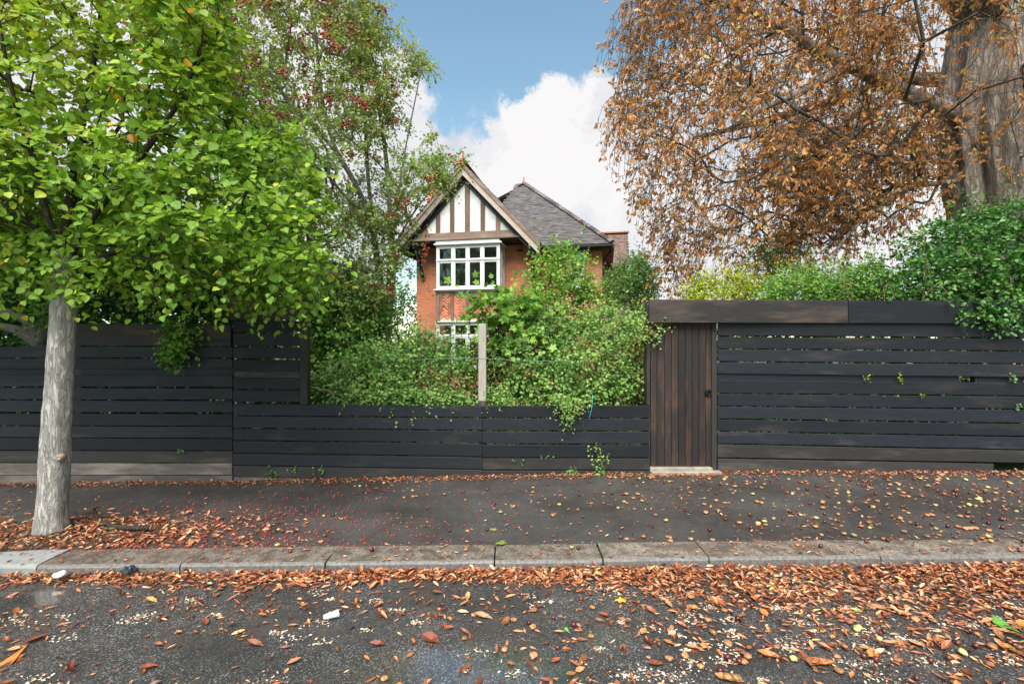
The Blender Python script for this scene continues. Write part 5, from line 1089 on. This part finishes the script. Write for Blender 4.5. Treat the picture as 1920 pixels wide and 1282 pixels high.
# conkers and husks on footway, kerb and road
def nut(name, r, sq, seed):
    V, Fc = tube_vf([(0, 0, -r * sq), (0, 0, -r * .8 * sq), (0, 0, -r * .3 * sq), (0, 0, r * .3 * sq), (0, 0, r * .8 * sq), (0, 0, r * sq)], [r * .25, r * .62, r * .98, r * .95, r * .6, r * .2], 9, True)
    V = [tuple(Vector(v) * (1 + (.14 if sq > .8 else .6) * mnoise.noise(Vector(v) * 55 + Vector((seed, 0, 0))))) for v in V]; me = bpy.data.meshes.new(name); me.from_pydata(V, [], Fc); me.polygons.foreach_set("use_smooth", [True] * len(Fc)); return me
kinds = [('conker', (.12, .026, .016), .0165, .9, 'glossy dark brown conker lying on the footway or kerb', 'conkers on the footway', .25),
         ('conker_husk', (.42, .19, .08), .023, .5, 'tan split conker husk lying on the footway or kerb', 'tan husks on the footway', .7),
         ('yellow_husk', (.50, .44, .16), .021, .6, 'yellow green conker husk lying on the footway or kerb', 'yellow husks on the footway', .6)]
for (nm, c, r_, sq, lab, grp, ro), cnt in zip(kinds, (190, 240, 70)):
    mt = varied(nm, c, ro, .3); mes = []
    for s_ in range(4):
        me = nut(nm, r_ * (.85 + .1 * s_), sq, s_ * 7.); me.materials.append(mt); mes.append((me, min(v.co.z for v in me.vertices)))
    k_ = 0
    while k_ < cnt:
        x = random.uniform(-2.5, 6.6); fy, ky = float(fence_y(x)), float(kerb_y(x)); y = random.uniform(ky + .03, fy - .08)
        if random.random() > .10 + .16 * max(0, x) + .3 * mnoise.noise(Vector((x * 1.1, y * 1.6, 9.0))): continue
        if 1.75 < x < 2.85 and y > 6.2: continue
        me, zmin = random.choice(mes); o = link(nm, me); zz = float(pave_z(x, y)) + (.012 if y < ky + .32 else 0); o.location = (x, y, zz - zmin * .95); o.rotation_euler = (0, 0, random.uniform(0, 6)); tag(o, lab, 'conker' if nm == 'conker' else 'husk', grp); k_ += 1
    for q_ in range(cnt // 3):                                    # the same on the road, as one mass with the road litter
        pass
# road conkers and husk bits
for (nm, c, r_, sq, lab, grp, ro), cnt, lab2 in zip(kinds, (50, 60, 10), ('glossy dark brown conker lying on the road', 'tan split conker husk lying on the road', 'yellow green conker husk lying on the road')):
    base_o = [o for o in COL.objects if o.name.split('.')[0] == nm]; mes = list({o.data.name: o.data for o in base_o}.values()); k_ = 0
    while k_ < cnt:
        y = random.uniform(1.9, 3.6); x = random.uniform(-1.0 * y, 1.1 * y)
        if random.random() > .25 + .18 * x: continue
        me = random.choice(mes); zmin = min(v.co.z for v in me.vertices); o = link(nm, me); o.location = (x, y, float(road_z(x, y)) - zmin * .95); o.rotation_euler = (0, 0, random.uniform(0, 6)); tag(o, lab2, 'conker' if nm == 'conker' else 'husk', lab2.split(' lying')[0] + 's on the road'); k_ += 1
# a few odd fallen leaves that stand out
def odd_leaf(label, px, py, s, c, tm, onroad):
    h = CZ + .12; y = F * h / (py - CY)
    for _ in range(5): X = (px - CX) / F * y; h = CZ - float(gz(X, y)); y = F * h / (py - CY)
    me = obj_leaf(tm, s, 'odd_leaf'); me.materials.append(plain('odd_leaf', c, .5, .4, 0, .3, 30)); o = link('fallen_leaf', me); o.location = (X, y, float(gz(X, y)) + .008 + (.012 if float(kerb_y(X)) < y < float(kerb_y(X)) + .32 else 0)); o.rotation_euler = (.1, .1, px * .7); tag(o, label, 'leaf')
odd_leaf('green lobed leaf on the footway edge near the middle kerb joint', 937, 1022, .10, (.14, .30, .04), 'maple', 0)
odd_leaf('small green lobed leaf lying on the open footway', 926, 994, .07, (.14, .30, .04), 'maple', 0)
odd_leaf('green leaf on the road near the photo edge below the drift', 1885, 1172, .14, (.10, .26, .04), 'maple', 1)
odd_leaf('pale green long leaf on the road amid the drift', 1602, 1146, .11, (.34, .42, .16), 'oval', 1)
odd_leaf('yellow lobed leaf lying on the road right of centre', 1162, 1127, .09, (.55, .36, .05), 'maple', 1)
odd_leaf('big orange brown leaf at the road corner under the street tree', 25, 1235, .21, (.50, .20, .045), 'lance', 1)
odd_leaf('yellow leaf beside the street tree root', 73, 993, .07, (.5, .55, .05), 'maple', 0)
odd_leaf('thin green leaf sliver lying on the road', 1062, 1183, .10, (.16, .34, .08), 'lance', 1)

# fallen branch by the street tree
def gp_(px, py, up=0.0):
    y = 4.6
    for _ in range(8): X = (px - CX) / F * y; y = F * (CZ - float(gz(X, y)) - up) / (py - CY)
    return np.array([X, y, float(gz(X, y)) + up])
br_ = empty('fallen_branch', gp_(235, 990), 'dark fallen branch with a sawn pale end beside the street tree', 'branch')
q = spline([gp_(283, 989, .05), gp_(255, 989, .06), gp_(225, 988, .065), gp_(200, 982, .06), gp_(185, 972, .06), gp_(176, 955, .10)], 30); V, Fc = tube_vf(q, np.linspace(.027, .014, 30), 10, True, .12, 2.)
wood = mesh_l('wood', V, Fc, M['twig_bark'], br_, smooth=True)
dq = nrmz(q[0] - q[1]); V, Fc = tube_vf([q[0], q[0] + dq * .006], [.0255, .025], 12); mesh_l('sawn_end', V, Fc, M['cork'], br_)
q = spline([gp_(178, 960, .09), gp_(160, 963, .05), gp_(135, 964, .03)], 12); V, Fc = tube_vf(q, np.linspace(.010, .004, 12), 6, True, .1, 1.); mesh_l('twig', V, Fc, M['twig_bark'], br_, smooth=True)
q = spline([gp_(178, 958, .09), gp_(176, 953, .12), gp_(186, 951, .13)], 8); V, Fc = tube_vf(q, np.linspace(.012, .005, 8), 6, True, .1, 1.); mesh_l('twig', V, Fc, M['twig_bark'], br_, smooth=True)
for (px, py) in ((182, 982), (204, 990)):
    pp = gp_(px, py, .06); tv, tf = TM['maple']; me = mesh_l('leaf', np.array([pp + np.array([.06 * a, .06 * b, .06 * c]) for a, b, c in tv]), tf, M['ivy_leaf'], br_, tint=[.7] * len(tv))
q = spline([gp_(118, 1000, .02), gp_(128, 1012, .02), gp_(124, 1024, .012)], 10); V, Fc = tube_vf(q, np.linspace(.006, .004, 10), 6)
tag(mesh_l('fallen_twig', V, Fc, M['twig_bark'], smooth=True), 'short dark twig lying between the tree foot and kerb', 'twig')

# rubbish in the gutter
def crumple(name, label, cat, px, py, s, mat, sq=.6, seed=0.0):
    c = np.array([(px - CX) / F * 3.93, 3.98 - (.10 if seed < 5 else .055), 0]); c[2] = float(road_z(c[0], c[1])) + .025; V, Fc = tube_vf([(0, 0, s * t) for t in np.linspace(0, sq, 7)], [s * k_ for k_ in (.25, .55, .62, .6, .5, .34, .1)], 12)
    V = [tuple(Vector(v) * (1 + .45 * mnoise.noise(Vector(v) / s * 2.7 + Vector((seed, 0, 0)))) * 1.0 + Vector(c) + Vector((0, 0, .02))) for v in V]; tag(mesh_l(name, V, Fc, mat), label, cat)
crumple('crumpled_tissue', 'crumpled white tissue lying among gutter leaves', 'tissue', 122, 1083, .075, plain('white_tissue', (.75, .76, .78), .8, .3, 0, .05, 20), .55, 3.)
crumple('crumpled_wrapper', 'crumpled dark blue wrapper against the kerb face', 'wrapper', 243, 1078, .085, plain('dark_wrapper', (.022, .03, .042), .35, .5, 0, .5, 30), .7, 8.)
def clear_plastic():
    m, t, b, out = nodes('clear_plastic'); k = T(t); b.inputs["Base Color"].default_value = (.72, .78, .82, 1); b.inputs["Roughness"].default_value = .25
    tr = k.n("ShaderNodeBsdfTransparent"); mx = k.n("ShaderNodeMixShader"); mx.inputs[0].default_value = .5; k.l(tr.outputs[0], mx.inputs[1]); k.l(b.outputs[0], mx.inputs[2]); k.l(mx.outputs[0], out.inputs[0]); return m
c = gp_(621, 1160); cup = empty('plastic_cup', c, 'squashed clear plastic cup lying on the road', 'cup')
dx = nrmz(np.array([.8, .55, 0])); pr = [c + dx * (t - .05) + np.array([0, 0, .021 - t * .02]) for t in (0, .002, .03, .06, .09, .095)]
V, Fc = tube_vf(pr, [.016, .022, .026, .029, .033, .036], 20, False)
V = [(v[0], v[1], c[2] + .004 + (v[2] - c[2] + .018) * .62) for v in V]; M['plastic'] = clear_plastic(); mesh_l('body', V, Fc, M['plastic'], cup, smooth=True)
V, Fc = tube_vf([pr[0], pr[0] + dx * .002], [.016, .016], 20); V = [(v[0], v[1], c[2] + .004 + (v[2] - c[2] + .018) * .62) for v in V]; mesh_l('base', V, Fc, M['plastic'], cup)
print('objects', len(bpy.data.objects), 'tris', sum(sum(len(p.vertices) - 2 for p in me.polygons) * 0 + len(me.polygons) for me in bpy.data.meshes))
